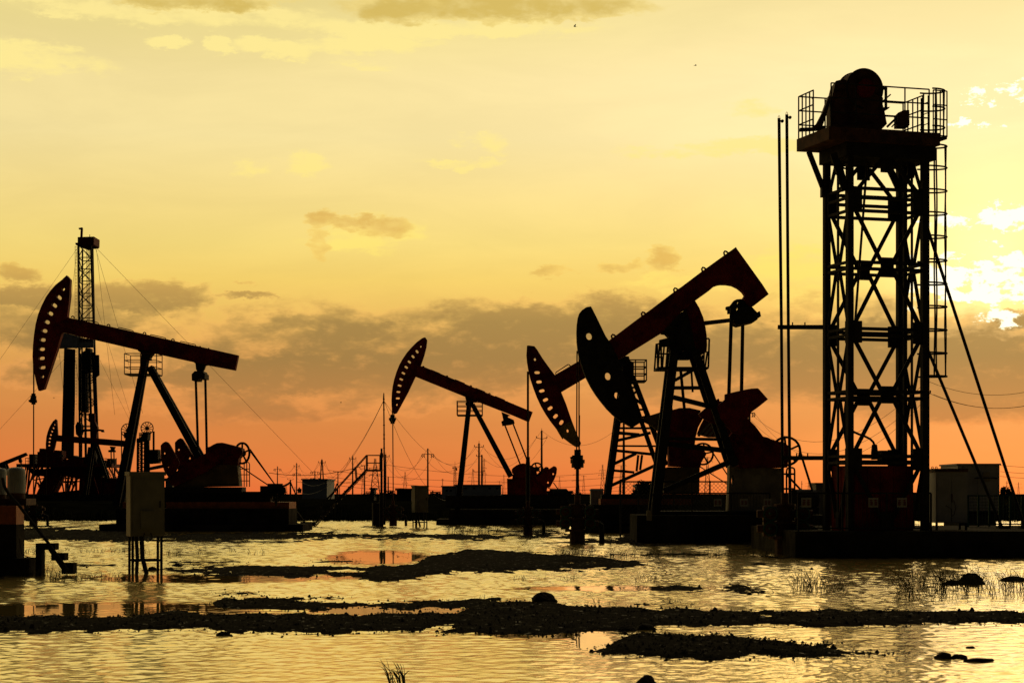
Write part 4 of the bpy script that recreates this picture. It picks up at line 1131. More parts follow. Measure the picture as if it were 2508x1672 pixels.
# mesh fence at the right edge
D = 62.0
f = thing('mesh_fence', 'green wire mesh fence running to the right edge below the cabin', 'fence', zb(10, 1760, 1300, D))
xs = [1537, 1620, 1708, 1790, 1875, 1970, 2060]
zt_, zb_ = zb(10, 0, 1018, D).z, .72
for x in xs: m = MB(); p = zb(10, x, 0, D); m.box((p.x, D, (zt_ + zb_) / 2), (.06, .06, zt_ - zb_)); m.build('post', GREENP, f)
for x0, x1 in zip(xs[:-1], xs[1:]):
    a, b = zb(10, x0, 0, D).x + .03, zb(10, x1, 0, D).x - .03
    m = MB(); m.tube([(a, D, zt_ - .02), (b, D, zt_ - .02)], .02, 5); m.tube([(a, D, zb_ + .08), (b, D, zb_ + .08)], .02, 5)
    k = int((b - a) / .09)
    for i in range(1, k): m.tube([(a + (b - a) * i / k, D, zb_ + .08), (a + (b - a) * i / k, D, zt_ - .02)], .0055, 4)
    for i in range(1, 9): z = zb_ + .08 + (zt_ - zb_ - .1) * i / 9; m.tube([(a, D, z), (b, D, z)], .005, 4)
    m.build('mesh_panel', GREENP, f)
# ------------------------------------------------------------------ foundations
def slab(px0, px1, z1, D0, D1, label, name='concrete_foundation', z0=-.1, step=True, group='concrete foundations of the pumpjacks'):
    o = thing(name, label, 'foundation', ((W(px0, 0, D0).x + W(px1, 0, D0).x) / 2, D0, 0), group)
    xa, xb = W(px0, 0, D0).x, W(px1, 0, D0).x
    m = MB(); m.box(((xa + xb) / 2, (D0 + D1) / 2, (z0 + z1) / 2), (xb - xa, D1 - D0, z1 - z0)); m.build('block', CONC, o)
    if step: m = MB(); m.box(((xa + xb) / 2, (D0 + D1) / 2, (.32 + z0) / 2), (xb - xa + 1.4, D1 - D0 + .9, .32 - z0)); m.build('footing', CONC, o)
    return o
fa_ = slab(284, 707, 1.05, 92.4, 96.0, 'grey stepped concrete foundation under the pumpjack at the left')
m = MB(); a, b = W(405, 1229, 92.5), W(707, 1247, 92.5); m.box(((a.x + b.x) / 2, 94.2, (a.z + b.z) / 2), (b.x - a.x, 3.0, a.z - b.z)); m.build('skid_beam', ORANGE, fa_)
m = MB(); a, b = W(296, 1229, 92.5), W(330, 1250, 92.5); m.box(((a.x + b.x) / 2, 94.2, (a.z + b.z) / 2), (b.x - a.x, 2.6, a.z - b.z)); m.build('skid_end', ORANGE, fa_)
slab(1100, 1385, .85, 110.4, 114.0, 'dark concrete foundation under the middle pumpjack')
fd = slab(1450, 1660, 1.25, 88.2, 92.5, 'concrete foundation with rusty top under the yellow-nosed pumpjack')
m = MB(); a = W(1472, 1221, 88.6); b = W(1700, 1236, 88.6); m.box(((a.x + b.x) / 2, 90.3, (a.z + b.z) / 2), (b.x - a.x, 2.6, a.z - b.z)); m.build('skid_beam', ORANGE, fd)
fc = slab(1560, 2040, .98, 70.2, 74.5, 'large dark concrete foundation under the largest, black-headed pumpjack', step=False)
m = MB(); a = W(1590, 1253, 70.1); m.box((a.x, 70.15, a.z - .13), (.18, .12, .36)); m.build('marker_block', PALE, fc)

# ------------------------------------------------------------------ cabinets on legs
def leg_cabinet(px0, px1, pyt, pyb, pyg, D, yaw, dep, label, door=True, cables=False):
    a, b, g = W(px0, pyt, D), W(px1, pyb, D), W((px0 + px1) / 2, pyg, D)
    c = thing('control_cabinet', label, 'cabinet', g, 'control cabinets on legs')
    w, h = b.x - a.x, a.z - b.z
    wd = (w - dep * abs(math.sin(yaw))) / math.cos(yaw)
    cx, cz = (a.x + b.x) / 2, (a.z + b.z) / 2
    ca, sa = math.cos(yaw), math.sin(yaw)
    L = lambda x, y, z: (cx + x * ca - y * sa, D + x * sa + y * ca, z)
    m = MB(); m.box((cx, D, cz - .03), (wd, dep, h - .06), yaw); m.build('body', CABINET, c)
    m = MB(); m.box((cx, D, a.z - .03), (wd + .06, dep + .06, .08), yaw); m.build('roof', CABINET, c)
    m = MB(); m.box(L(0, -dep / 2 - .012, cz - .04), (wd - .10, .022, h - .22), yaw); d_ = m.build('door', CABINET, c)
    m = MB(); m.box(L(wd * .36, -dep / 2 - .035, cz), (.025, .03, .14), yaw); m.build('handle', STEEL, d_)
    m = MB(); m.box(L(-.02, -dep / 2 - .07, b.z + h * .26), (wd * .38, .09, h * .27), yaw); m.build('meter_box', CABINET, c)
    zg = g.z - .15
    for sx in (-1, 1):
        for sy in (-1, 1):
            m = MB(); m.box(L(sx * (wd / 2 - .06), sy * (dep / 2 - .05), (b.z + zg) / 2), (.05, .05, b.z - zg), yaw); m.build('leg', STEEL, c)
    for sy in (-1, 1):
        m = MB(); p, q = L(-wd / 2 + .06, sy * (dep / 2 - .05), zg + (b.z - zg) * .45), L(wd / 2 - .06, sy * (dep / 2 - .05), zg + (b.z - zg) * .45); m.bar(p, q, .05, .04); m.build('crossbar', STEEL, c)
    m = MB(); m.tube([L(-.08, 0, b.z), L(-.06, .02, (b.z + zg) / 2), L(.06, 0, zg)], .05, 7); m.build('conduit', STEEL, c)
    m = MB(); m.tube([L(-.2, 0, b.z), L(-.17, .02, (b.z + zg) / 2), L(-.2, 0, zg)], .04, 7); m.build('conduit', STEEL, c)
    if cables:
        m = MB(); m.tube([L(-.05, -dep / 2, b.z + .12), L(-.12, -dep / 2 - .05, b.z - .06), L(.0, -dep / 2 - .06, b.z - .12), L(.1, -dep / 2 - .03, b.z - .05), L(.06, -dep / 2, b.z + .1)], .012, 5); m.build('cable', WIRE, c)
    return c
leg_cabinet(307, 405, 1156, 1312, 1402, 43.5, R(21), .5, 'large grey-green control cabinet standing on legs in the water at the left', cables=True)
leg_cabinet(1008, 1049, 1189, 1254, 1291, 103, R(22), .5, 'smaller control cabinet on legs below the middle pumpjack')
D = 92.0
c = thing('terminal_box', 'small pale box with a flat lid beside the half-hidden pumpjack leg', 'cabinet', W(1461, 1250, D))
a, b = W(*Z1(7, 216, 985), D), W(*Z1(7, 316, 1110), D)
m = MB(); m.box(((a.x + b.x) / 2, D, (a.z + b.z) / 2), (b.x - a.x, .9, a.z - b.z)); m.build('body', WHITEP, c)
m = MB(); m.box(((a.x + b.x) / 2, D, a.z + .05), (b.x - a.x + .1, 1.0, .10), 0, .8); m.build('lid', WHITEP, c)
m = MB(); m.box(((a.x + b.x) / 2, D, b.z / 2), (b.x - a.x - .1, .8, b.z)); m.build('plinth', CONC, c)

# ------------------------------------------------------------------ plinth, tank and steps at the lower left corner
D = 42.5
o = thing('concrete_plinth', 'stepped concrete plinth topped by an orange box in the lower left corner', 'plinth', W(20, 1408, D))
x_ = lambda px: W(px, 0, D).x
z_ = lambda py: W(0, py, D).z
def blk(px0, px1, py0, py1, dep, name, mat, par, dD=0):
    m = MB(); m.box(((x_(px0) + x_(px1)) / 2, D + dD + dep / 2, (z_(py0) + z_(py1)) / 2), (x_(px1) - x_(px0), dep, z_(py0) - z_(py1))); return m.build(name, mat, par)
blk(-130, 76, 1366, 1420, .8, 'footing', CONC, o, -.15)
blk(-130, 40, 1284, 1366, .7, 'block', CONC, o)
blk(-130, 39, 1238, 1284, .68, 'orange_box', ORANGE, o, .02)
D2 = 43.4
tk = thing('storage_tank', 'small rounded blue-grey tank standing above the orange box at the left edge', 'tank', W(40, 1207, D2), 'small tanks at the left edge')
c = W(40, 1207, D2); r = 22 * D2 / F
hh = (1207 - 1143) * D2 / F
m = MB(); prof = [(0, r), (hh - r * .55, r), (hh - r * .32, r * .96), (hh - r * .12, r * .78), (hh - r * .03, r * .45), (hh, .01)]
m.tube([c + Vector((0, 0, z)) for z, _ in prof], [q for _, q in prof], 24); m.build('shell', TANKM, tk, smooth=False)
m = MB(); m.disc(c + Vector((0, 0, -.09)), r * .96, .2, (0, 0, 1), 20); m.box(c + Vector((-.1, .2, -.19)), (.75, .9, .14)); m.build('saddle', RUST, tk)
tk2 = thing('storage_tank', 'partly cut-off tank at the very left edge, smaller than its neighbour', 'tank', W(-2, 1210, D2 + .2), 'small tanks at the left edge')
c = W(0, 1205, D2 + .3); r2 = 16 * D2 / F; hh = 60 * D2 / F
m = MB(); prof = [(-.05, r2), (hh - r2 * .55, r2), (hh - r2 * .32, r2 * .96), (hh - r2 * .12, r2 * .78), (hh, .01)]
m.tube([c + Vector((0, 0, z)) for z, _ in prof], [q for _, q in prof], 20); m.build('shell', TANKM, tk2)
m = MB(); m.disc(c + Vector((0, 0, -.16)), r2 * .96, .22, (0, 0, 1), 20); m.build('saddle', RUST, tk2)
st = thing('concrete_steps', 'three dark concrete steps in the water with a slanting pipe rail', 'steps', W(130, 1405, 42.3))
D = 42.3
blk(87, 101, 1336, 1412, .35, 'support', CONC, st)
blk(87, 135, 1330, 1346, .36, 'tread', CONC, st)
blk(125, 158, 1354, 1372, .37, 'tread', CONC, st, .003)
blk(150, 179, 1378, 1405, .38, 'tread', CONC, st, .006)
m = MB(); barpx(m, 2, D - .06, (405, 1225), (575, 1470), 40, .12); m.build('stringer', CONC, st)
m = MB(); m.tube(pts3(2, D - .1, (22, 660), (35, 730), (75, 800), (150, 880), (250, 1010), (400, 1200), (580, 1450)), .035, 7); m.build('handrail', STEEL, st)
m = MB(); m.tube(pts3(2, D - .3, (165, 1180), (185, 1310), (230, 1335), (290, 1345)), .01, 5); m.build('cable', WIRE, st)
# ------------------------------------------------------------------ walkway stair and guyed pole in mid-field
D = 105.0
o = thing('access_stair', 'long steel stair rising to a railed landing beside the thin pole', 'stair', W(800, 1290, D))
s4 = .25505 * D / F
for dy in (-.4, .4):
    m = MB(); barpx(m, 4, D, (402, 1452), (932, 900), 9, .06, None, dy); barpx(m, 4, D, (430, 1452), (932, 920), 7, .06, None, dy); m.build('stringer', STEEL, o)
    m = MB(); m.tube([p + Vector((0, dy, 0)) for p in pts3(4, D, (345, 1380), (620, 1115), (935, 763), (1065, 763))], .028, 6)
    for a, b in (((935, 763), (935, 912)), ((825, 875), (838, 1010)), ((640, 1085), (655, 1180)), ((500, 1230), (510, 1330)), ((1065, 763), (1065, 912))): m.tube([p + Vector((0, dy, 0)) for p in pts3(4, D, a, b)], .028, 6)
    m.tube([p + Vector((0, dy, 0)) for p in pts3(4, D, (935, 836), (1065, 836))], .025, 6); m.build('handrail', STEEL, o)
for k in range(13):
    m = MB(); p = W(*Z1(4, 440 + k * 38, 1425 - k * 40), D); m.box(p, (.26, .8, .04)); m.build('tread', STEEL, o)
m = MB(); a, b = W(*Z1(4, 925, 908), D), W(*Z1(4, 1075, 918), D); m.box(((a.x + b.x) / 2, D, a.z), (b.x - a.x, .9, .10)); m.build('landing', STEEL, o)
m = MB(); m.tube(pts3(4, D, (1075, 1445), (1076, 695)), [.075, .05], 8); m.tube(pts3(4, D, (1076, 740), (1076, 790)), .085, 8); m.tube(pts3(4, D, (1076, 800), (1076, 1120)), .062, 8); m.tube(pts3(4, D, (1075, 1120), (1075, 1445)), .11, 8); m.build('support_column', STEEL, o)
m = MB(); barpx(m, 4, D, (190, 1210), (385, 1465), 14, .1); barpx(m, 4, D, (240, 1385), (300, 1450), 12, .1); barpx(m, 4, D, (300, 1412), (440, 1412), 24, .4); barpx(m, 4, D, (425, 1375), (432, 1440), 10, .1); barpx(m, 4, D, (340, 1388), (400, 1384), 6, .1); m.build('lower_ramp', STEEL, o)
po = thing('guyed_pole', 'tallest thin dark pole in mid-field, held by slack guy lines', 'pole', W(941, 1288, 106))
m = MB(); q = [(1098, 165), (1097, 215), (1098, 300), (1100, 480), (1101, 700), (1103, 900), (1104, 1430)]
m.tube([W(*Z1(4, *p), 106) for p in q], [.025, .042, .036, .036, .04, .045, .06], 8)
for y in (222, 252, 320, 470, 560, 600, 690, 760): m.tube([W(*Z1(4, 1098 + (y - 165) * .005, y), 106), W(*Z1(4, 1098 + (y - 165) * .005, y + 8), 106)], .055, 8)
m.build('shaft', STEEL, po)
def sagline(a, b, sag, r, n=14):
    a, b = Vector(a), Vector(b); m = MB(); pts = []
    for k in range(n + 1):
        t_ = k / n; p = a.lerp(b, t_); p.z -= sag * 4 * t_ * (1 - t_); pts.append(p)
    m.tube(pts, r, 4); return m
for a, b, sg in (((1092, 245), (408, 840), 2.2), ((1092, 250), (350, 900), 2.4), ((1106, 250), (1830, 715), 1.6), ((1106, 255), (1650, 1010), 1.8)):
    b_ = W(*Z1(4, *b), 150); a_ = W(*Z1(4, *a), 106)
    d = b_ - a_; e = a_ + d * 1.35
    sagline(a_, (e.x, e.y, max(.8, e.z)), sg, .011).build('guy_line', WIRE, po)
m = MB(); m.tube([W(*Z1(4, 1038, 1440), 106), W(*Z1(4, 1036, 1220), 106)], .3, 8); m.build('stub_post', STEEL, po)

# ------------------------------------------------------------------ drilling rig far left
D = 290.0
rig = thing('drilling_rig', 'tall lattice-masted drilling rig standing far off at the left', 'drilling rig', (W(210, 1210, D).x, D, 1.0))
r1 = lambda x, y, dy=0: W(*Z1(1, x, y), D) + Vector((0, dy, 0))
NL, NR, FL, FR = ((655, 280), (662, 1568)), ((752, 280), (798, 1568)), ((634, 280), (628, 1568)), ((715, 280), (742, 1568))
legs = {'NL': (NL, -2.2), 'NR': (NR, -2.2), 'FL': (FL, 2.2), 'FR': (FR, 2.2)}
def lp(k, y):
    ((x0, y0), (x1, y1)), dy = legs[k]
    return r1(x0 + (x1 - x0) * (y - y0) / (y1 - y0), y, dy)
mast = MB(); mast.bar(lp('NL', 276), lp('NL', 2080), .26); mast = mast.build('mast_leg', STEEL, rig)
for k in ('NR', 'FL', 'FR'):
    m = MB(); m.bar(lp(k, 276), lp(k, 2080), .26 if k != 'FL' else .2); m.build('mast_leg', STEEL, rig)
ys = [280, 375, 467, 563, 660, 757, 855, 950, 1045, 1140, 1235, 1330, 1425, 1520, 1615, 1710]
for i, (y0, y1) in enumerate(zip(ys[:-1], ys[1:])):
    m = MB()
    for a, b in (('NL', 'NR'), ('FL', 'FR'), ('FL', 'NL'), ('FR', 'NR')):
        m.bar(lp(a, y1), lp(b, y1), .12)
        if i % 2 == 0: m.bar(lp(a, y0), lp(b, y1), .10)
        else: m.bar(lp(b, y0), lp(a, y1), .10)
        if i in (2, 4) and a == 'NL': m.bar(lp(b, y0), lp(a, y1), .10); m.bar(lp(a, y0), lp(b, y1), .10)
    m.build('mast_bracing', STEEL, rig)
m = MB(); m.prism(Z(1, (645, 212), (775, 208), (773, 270), (762, 278), (705, 282), (690, 292), (655, 280), (628, 272), (626, 258), (645, 256)), D, 4.0); cb = m.build('crown_block', RED, rig)
m = MB(); barpx(m, 1, D, (651, 214), (655, 124), 15, .4); barpx(m, 1, D, (659, 127), (632, 132), 12, .4); m.build('crown_arm', RED, cb)
m = MB(); m.tube([r1(718, 212), r1(718, 178)], .05, 4); m.build('aerial', STEEL, cb)
m = MB(); 
for y in range(205, 255, 8): m.bar(r1(640, y), r1(648, y), .06)
m.bar(r1(641, 203), r1(641, 256), .06); m.build('crown_ladder', STEEL, cb)
m = MB()
for y in range(290, 1560, 26): m.bar(r1(632, y, -2.4), r1(645, y, -2.4), .04)
m.bar(r1(630, 285, -2.4), r1(628, 1700, -2.4), .05); m.bar(r1(646, 285, -2.4), r1(644, 1700, -2.4), .05); m.build('mast_ladder', STEEL, rig)
m = MB()
for x in (694, 704, 714): m.tube([r1(x, 285, 0), r1(x + 4, 1110, 0)], .04, 4)
m.build('drill_lines', WIRE, rig)
m = MB(); m.prism(Z(1, (690, 1090), (733, 1090), (733, 1280), (690, 1285)), D, 1.6); m.prism(Z(1, (664, 1120), (700, 1100), (706, 1600), (660, 1600)), D + 1, 1.2); m.build('travelling_block', STEEL, rig)
mb_ = MB(); mb_.prism(Z(1, (505, 962), (625, 990), (622, 1084), (467, 1090)), D - 2.8, .3); mb_ = mb_.build('monkey_board', WHITEP, rig)
m = MB(); m.prism(Z(1, (624, 1002), (750, 1016), (750, 1082), (624, 1084)), D - 2.6, .3); m.build('wind_wall', WHITEP, mb_)
m = MB()
for i in range(4):
    x = 636 + i * 27
    m.prism(Z(1, (x, 1008), (x + 5, 1008), (x + 5, 1034), (x, 1034)), D - 2.83, .1); m.prism(Z(1, (x + 7, 1010), (x + 20, 1010), (x + 20, 1015), (x + 7, 1015)), D - 2.83, .1)
    m.prism(Z(1, (x + 7, 1020), (x + 18, 1020), (x + 18, 1025), (x + 7, 1025)), D - 2.83, .1); m.prism(Z(1, (x + 12, 1010), (x + 16, 1010), (x + 16, 1036), (x + 12, 1036)), D - 2.84, .1)
m.build('lettering', RED, mb_)
for i in range(8):
    m = MB(); x = 537 + i * 7; m.tube([r1(x, 1092, -1.5 + i * .35), W(*Z1(2, 548 + i * 9, 500), D) + Vector((0, -1.5 + i * .35, 0))], .12, 5); m.build('drill_pipe', STEEL, rig)
m = MB(); m.prism(Z(1, (630, 1135), (648, 1135), (652, 1580), (628, 1580)), D - 2, .4); m.prism(Z(1, (766, 1140), (792, 1140), (795, 1300), (770, 1320)), D - 2, .4); m.build('mast_conduit', STEEL, rig)
def pr2(name, mat, par, D_, t_, *polys):
    m = MB()
    for p in polys: m.prism(Z(2, *p), D_, t_)
    return m.build(name, mat, par)
sub = pr2('drill_floor', RED, rig, D, 9, [(205, 545), (1005, 545), (1005, 572), (205, 572)])
pr2('top_drive', STEEL, rig, D - 3, 1.6, [(668, 185), (690, 190), (705, 215), (700, 290), (680, 312), (658, 290), (653, 220)])
pr2('swivel', RED, rig, D - 3, 1.0, [(760, 112), (812, 112), (814, 180), (838, 230), (828, 330), (806, 420), (792, 330), (790, 200), (762, 180)])
pr2('torque_guide', STEEL, rig, D - 3, .5, [(702, 250), (720, 246), (850, 246), (885, 250), (890, 272), (870, 272), (860, 262), (715, 266), (708, 280)])
pr2('dog_house', RED, rig, D - 2, 3, [(340, 440), (355, 440), (358, 412), (400, 412), (400, 420), (548, 430), (548, 548), (340, 548)])
pr2('dog_house_window', PALE, rig, D - 3.6, .1, [(510, 460), (540, 460), (540, 482), (510, 482)])
pr2('winch_house', STEEL, rig, D - 1, 3, [(600, 480), (640, 470), (700, 490), (760, 480), (770, 400), (830, 400), (840, 548), (600, 548)])
pr2('mud_pump', STEEL, rig, D - 1, 2, [(262, 460), (312, 460), (312, 550), (262, 550)], [(925, 500), (978, 500), (978, 550), (925, 550)])
m = MB()
for x in (218, 240, 330, 870, 905, 992): barpx(m, 2, D - 4.4, (x, 490), (x, 548), 4, .1)
barpx(m, 2, D - 4.4, (215, 492), (340, 492), 5, .1); barpx(m, 2, D - 4.4, (215, 520), (340, 520), 4, .1)
m.build('floor_railing', RAIL, sub)
m = MB(); barpx(m, 2, D - 4.4, (845, 496), (995, 500), 5, .1); barpx(m, 2, D - 4.4, (845, 520), (995, 524), 4, .1)
for x in (850, 880, 940, 994): barpx(m, 2, D - 4.4, (x, 496), (x, 548), 4, .1)
m.build('floor_railing', RAIL, sub)
rr = random.Random(5)
for a, b, w in (((235, 572), (210, 800), 10), ((300, 572), (225, 800), 9), ((330, 572), (290, 800), 10), ((410, 572), (400, 800), 14), ((455, 572), (330, 740), 10), ((360, 572), (250, 700), 8), ((520, 560), (390, 800), 70),
                ((560, 560), (440, 800), 46), ((600, 572), (560, 800), 12), ((650, 572), (650, 800), 14), ((700, 572), (600, 800), 12), ((740, 560), (720, 800), 40), ((800, 560), (790, 800), 60), ((850, 560), (840, 800), 46), ((890, 572), (950, 720), 16),
                ((905, 572), (890, 800), 10), ((930, 572), (985, 672), 8), ((975, 572), (1040, 672), 10), ((400, 660), (290, 680), 8), ((320, 700), (380, 800), 12), ((560, 660), (690, 655), 8), ((540, 700), (700, 690), 10), ((580, 740), (700, 640), 8)):
    m = MB(); barpx(m, 2, D + rr.uniform(-3, 3), a, b, w, .5); m.build('substructure_leg', RED, rig)
pr2('mud_tank', RED, rig, D + 1, 4, [(740, 650), (870, 640), (960, 690), (1090, 690), (1090, 830), (380, 830), (400, 790), (540, 780), (740, 760)])
pr2('lower_platform', STEEL, rig, D + 2, 6, [(150, 800), (1100, 790), (1100, 850), (150, 850)])
m = MB()
for x in (620, 655, 690): barpx(m, 2, D, (x, 650), (x, 800), 6, .3)
barpx(m, 2, D, (540, 668), (700, 668), 8, .3); barpx(m, 2, D, (540, 690), (700, 690), 8, .3); barpx(m, 2, D, (560, 640), (560, 800), 8, .3); m.build('substructure_frame', RED, rig)
m = MB(); barpx(m, 2, D, (890, 575), (945, 690), 5, .3); barpx(m, 2, D, (930, 575), (1000, 672), 5, .3); barpx(m, 2, D, (975, 550), (1045, 668), 4, .3); barpx(m, 2, D, (905, 570), (960, 675), 4, .3)
for k in range(8): barpx(m, 2, D, (900 + k * 12, 590 + k * 12), (940 + k * 12, 590 + k * 12), 4, .3)
m.build('rig_stair', STEEL, rig)
for a, b in (((620, 285), (-700, 1990)), ((618, 290), (430, 1000)), ((765, 290), (1060, 1590)), ((770, 285), (2560, 2180)), ((772, 750), (955, 1590)), ((798, 1180), (980, 1700)), ((530, 1155), (-500, 2140)), ((470, 1090), (470, 1980)), ((590, 1090), (585, 1700)), ((772, 300), (830, 1600)), ((1055, 1560), (1085, 1800))):
    m = MB(); m.tube([r1(*a), r1(*b) + Vector((0, 8, 0))], .02, 4); m.build('guy_line', WIRE, rig)

for x0, x1, dy in ((676, 688, 0), (712, 740, 1), (742, 780, 0)):
    m = MB(); barpx(m, 1, D + dy, (x0, 1120), (x1, 2060), 16, .4); m.build('mast_conduit', STEEL, rig)
pr2('engine_block', RED, rig, D - 2, 3, [(560, 505), (720, 500), (745, 650), (700, 660), (560, 650)], [(700, 640), (740, 640), (740, 800), (690, 800)])
pr2('engine_block', STEEL, rig, D - 2, 2, [(840, 505), (905, 512), (900, 640), (850, 650)])
pr2('generator_house', RED, rig, D, 3, [(250, 575), (330, 600), (420, 580), (560, 572), (520, 700), (470, 800), (330, 800), (400, 650), (300, 640)])
for i in range(16):
    a = 215 + i * 52; m = MB(); barpx(m, 2, D + rr.uniform(-4, 4), (a + rr.uniform(-20, 20), 572), (a + rr.uniform(-60, 60), 800), rr.uniform(6, 14), .4); m.build('substructure_leg', RED, rig)
# small pumpjack in front of the rig
D = 190.0
s = thing('pumpjack', 'small distant red pumpjack with level beam in front of the drilling rig', 'pumpjack', (W(260, 1215, D).x, D, 1.0), 'distant small pumpjacks')
h2 = [zcirc(2, 468, 208, 7)] + [zcaps(2, x, y, 22, 13, r) for x, y, r in ((458, 237, .7), (446, 266, .5), (435, 295, .3), (428, 325, .2), (423, 355, .1), (421, 385, 0))]
plate_px(2, D, .4, [(478, 160), (488, 170), (496, 300), (480, 350), (470, 400), (458, 440), (395, 432), (394, 370), (400, 310), (412, 265), (430, 220), (455, 180)], h2).build('horsehead', RED, s)
plate_px(2, D, .4, [(490, 296), (1087, 345), (1083, 398), (480, 350)]).build('walking_beam', RED, s)
plate_px(2, D, .5, [(940, 392), (985, 396), (975, 420), (985, 428), (985, 442), (930, 442), (925, 428), (950, 420)]).build('equalizer_bar', STEEL, s)
for x in (948, 972): m = MB(); barpx(m, 2, D, (x, 440), (x + 3, 560), 9, .1); m.build('pitman_arm', STEEL, s)
for dy in (-.5, .5):
    m = MB(); barpx(m, 2, D, (800, 360), (725, 850), 24, .2, 28, dy); m.build('leg', STEEL, s)
    m = MB(); barpx(m, 2, D, (815, 360), (930, 700), 24, .2, 26, dy); m.build('leg', STEEL, s)
plate_px(2, D, .8, [(900, 690), (940, 660), (1000, 665), (1050, 700), (1060, 830), (890, 830)]).build('gearbox', RED, s)
m = MB(); m.tube(pts3(2, D, (394, 440), (394, 800)), .04, 5); m.build('polished_rod', WIRE, s)
m = MB(); a = W(*Z1(2, 860, 860), D); m.box((a.x, D, 1.2), (13, 2, .9)); m.build('skid_base', STEEL, s)
# cut-off pumpjack at the left edge
s = thing('pumpjack', 'pumpjack cut off by the left edge, only its rising rear beam showing', 'pumpjack', (W(10, 1215, D).x, D, 1.0), 'distant small pumpjacks')
plate_px(2, D, .4, [(-420, 700), (222, 446), (236, 468), (175, 496), (-400, 735)]).build('walking_beam', STEEL, s)
plate_px(2, D, .4, [(160, 505), (180, 495), (188, 520), (178, 535), (165, 530)]).build('equalizer_bar', STEEL, s)
for x in (172, 184): m = MB(); barpx(m, 2, D, (x, 530), (x + 12, 800), 6, .1); m.build('pitman_arm', STEEL, s)
for dy in (-.5, .5):
    m = MB(); barpx(m, 2, D, (30, 545), (-20, 840), 22, .2, 24, dy); m.build('leg', STEEL, s)
    m = MB(); barpx(m, 2, D, (45, 545), (160, 840), 18, .2, 20, dy); m.build('leg', STEEL, s)
m = MB(); a = W(*Z1(2, 40, 860), D); m.box((a.x, D, 1.1), (9, 2, .8)); m.build('skid_base', STEEL, s)
# tower unit with two spoked wheels
D = 180.0
s = thing('wheel_tower', 'small lattice tower with two spoked wheels behind the left pumpjack leg', 'oil tower', (W(350, 1215, D).x, D, 1.0))
for (x, y), r in (((170, 684), 53), ((321, 667), 49)): wheel('pulley_wheel', W(*Z1(3, x, y), D), r * .3125 * D / F, .12, STEEL, s, 12, .045, .16)
m = MB(); m.prism(Z(3, (150, 700), (205, 700), (205, 745), (152, 745)), D, 1.5); m.prism(Z(3, (285, 735), (300, 700), (340, 695), (335, 760), (250, 780), (250, 755)), D, 1.5); m.build('wheel_bearing', STEEL, s)
for x0, x1 in ((250, 246), (278, 278), (305, 303), (330, 336)):
    m = MB(); barpx(m, 3, D, (x0, 745), (x1, 1140), 14, .4); m.build('post', STEEL, s)
for k in range(12):
    y = 760 + k * 30; m = MB(); barpx(m, 3, D, (246, y), (334, y), 8, .3); barpx(m, 3, D, (246, y), (280, y + 30), 6, .2); barpx(m, 3, D, (334, y), (300, y + 30), 10, .2); barpx(m, 3, D, (300, y + 30), (246, y + 30), 6, .2); m.build('lattice', STEEL, s)
m = MB(); m.prism(Z(3, (300, 700), (335, 700), (340, 1120), (302, 1120)), D + .4, .3); m.build('guide_plate', STEEL, s)
m = MB()
for x in (260, 270, 278): m.tube(pts3(3, D, (x, 700), (x, 760)), .04, 4)
m.tube(pts3(3, D, (258, 720), (280, 720)), .04, 4); m.build('top_railing', STEEL, s)
cg = MB(); cg.prism(Z(3, (340, 836), (415, 834), (420, 940), (345, 946)), D, 1.4); cg = cg.build('weight_box', STEEL, s)
m = MB()
for x in range(345, 420, 9): barpx(m, 3, D - .75, (x, 838), (x + 3, 890), 4, .1)
m.build('weight_slats', STEEL, cg)
m = MB()
for x in (368, 376): m.tube(pts3(3, D, (x, 690), (x, 838)), .05, 4)
m.tube(pts3(3, D, (120, 690), (121, 1120)), .05, 4); m.build('rope', WIRE, s)
m = MB(); barpx(m, 3, D, (335, 985), (460, 960), 24, .4, 26); barpx(m, 3, D, (415, 910), (470, 930), 20, .4); m.build('boom', RED, s)
m = MB(); a = W(*Z1(3, 300, 1140), D); m.box((a.x, D, 1.2), (7, 2, 1.0)); m.build('skid_base', STEEL, s)

# ------------------------------------------------------------------ power poles
GZ = .75
def pole(k, x, top, arms, label, H=11.5, legs=1, spread=0, r=.17, name='power_pole', tip=0):
    px, py = Z1(k, x, top); s_ = ZM[k][2]
    D = F * (H + GZ - CH) / (HY - py)
    t0 = W(px, py, D); o = thing(name, label, 'power pole', (t0.x, D, GZ), 'power poles along the horizon')
    for i in range(legs):
        off = (i - (legs - 1) / 2) * spread * s_ * D / F
        m = MB(); m.tube([(t0.x + off, D, GZ - 1), (t0.x + off * .12, D, t0.z)], [r * 1.5, r], 7); m.build('shaft', WOODP, o)
    if tip:
        m = MB(); m.tube([t0, t0 + Vector((0, 0, tip * s_ * D / F))], .05, 4); m.build('tip_spike', STEEL, o)
    ends = []
    for ay, w, style in arms:
        q = W(*Z1(k, x, ay), D); hw = w * s_ * D / F
        m = MB(); up = .25 if style == 'v' else 0
        for sg in (-1, 1): m.bar(q, q + Vector((sg * hw, 0, up)), .13)
        ar = m.build('crossarm', STEEL, o)
        for sg in (-1, 1):
            for f in ((1.0,) if style in 'vp' else (1.0, .62)):
                e = q + Vector((sg * hw * f, 0, up)); m = MB()
                if style == 'h': m.tube([e, e + Vector((sg * .1, 0, -.45)), e + Vector((-sg * .12, 0, -.8))], .11, 5)
                else: m.tube([e, e + Vector((0, 0, .4))], .10, 5)
                m.build('insulator', STEEL, ar)
        ends.append([q + Vector((-hw, 0, up)), q + Vector((hw, 0, up))])
    return t0, ends, D
pl = {}
pl['a'] = pole(13, 135, 425, [(470, 58, 'h')], 'slim power pole with one crossarm, first right of the left pumpjack')
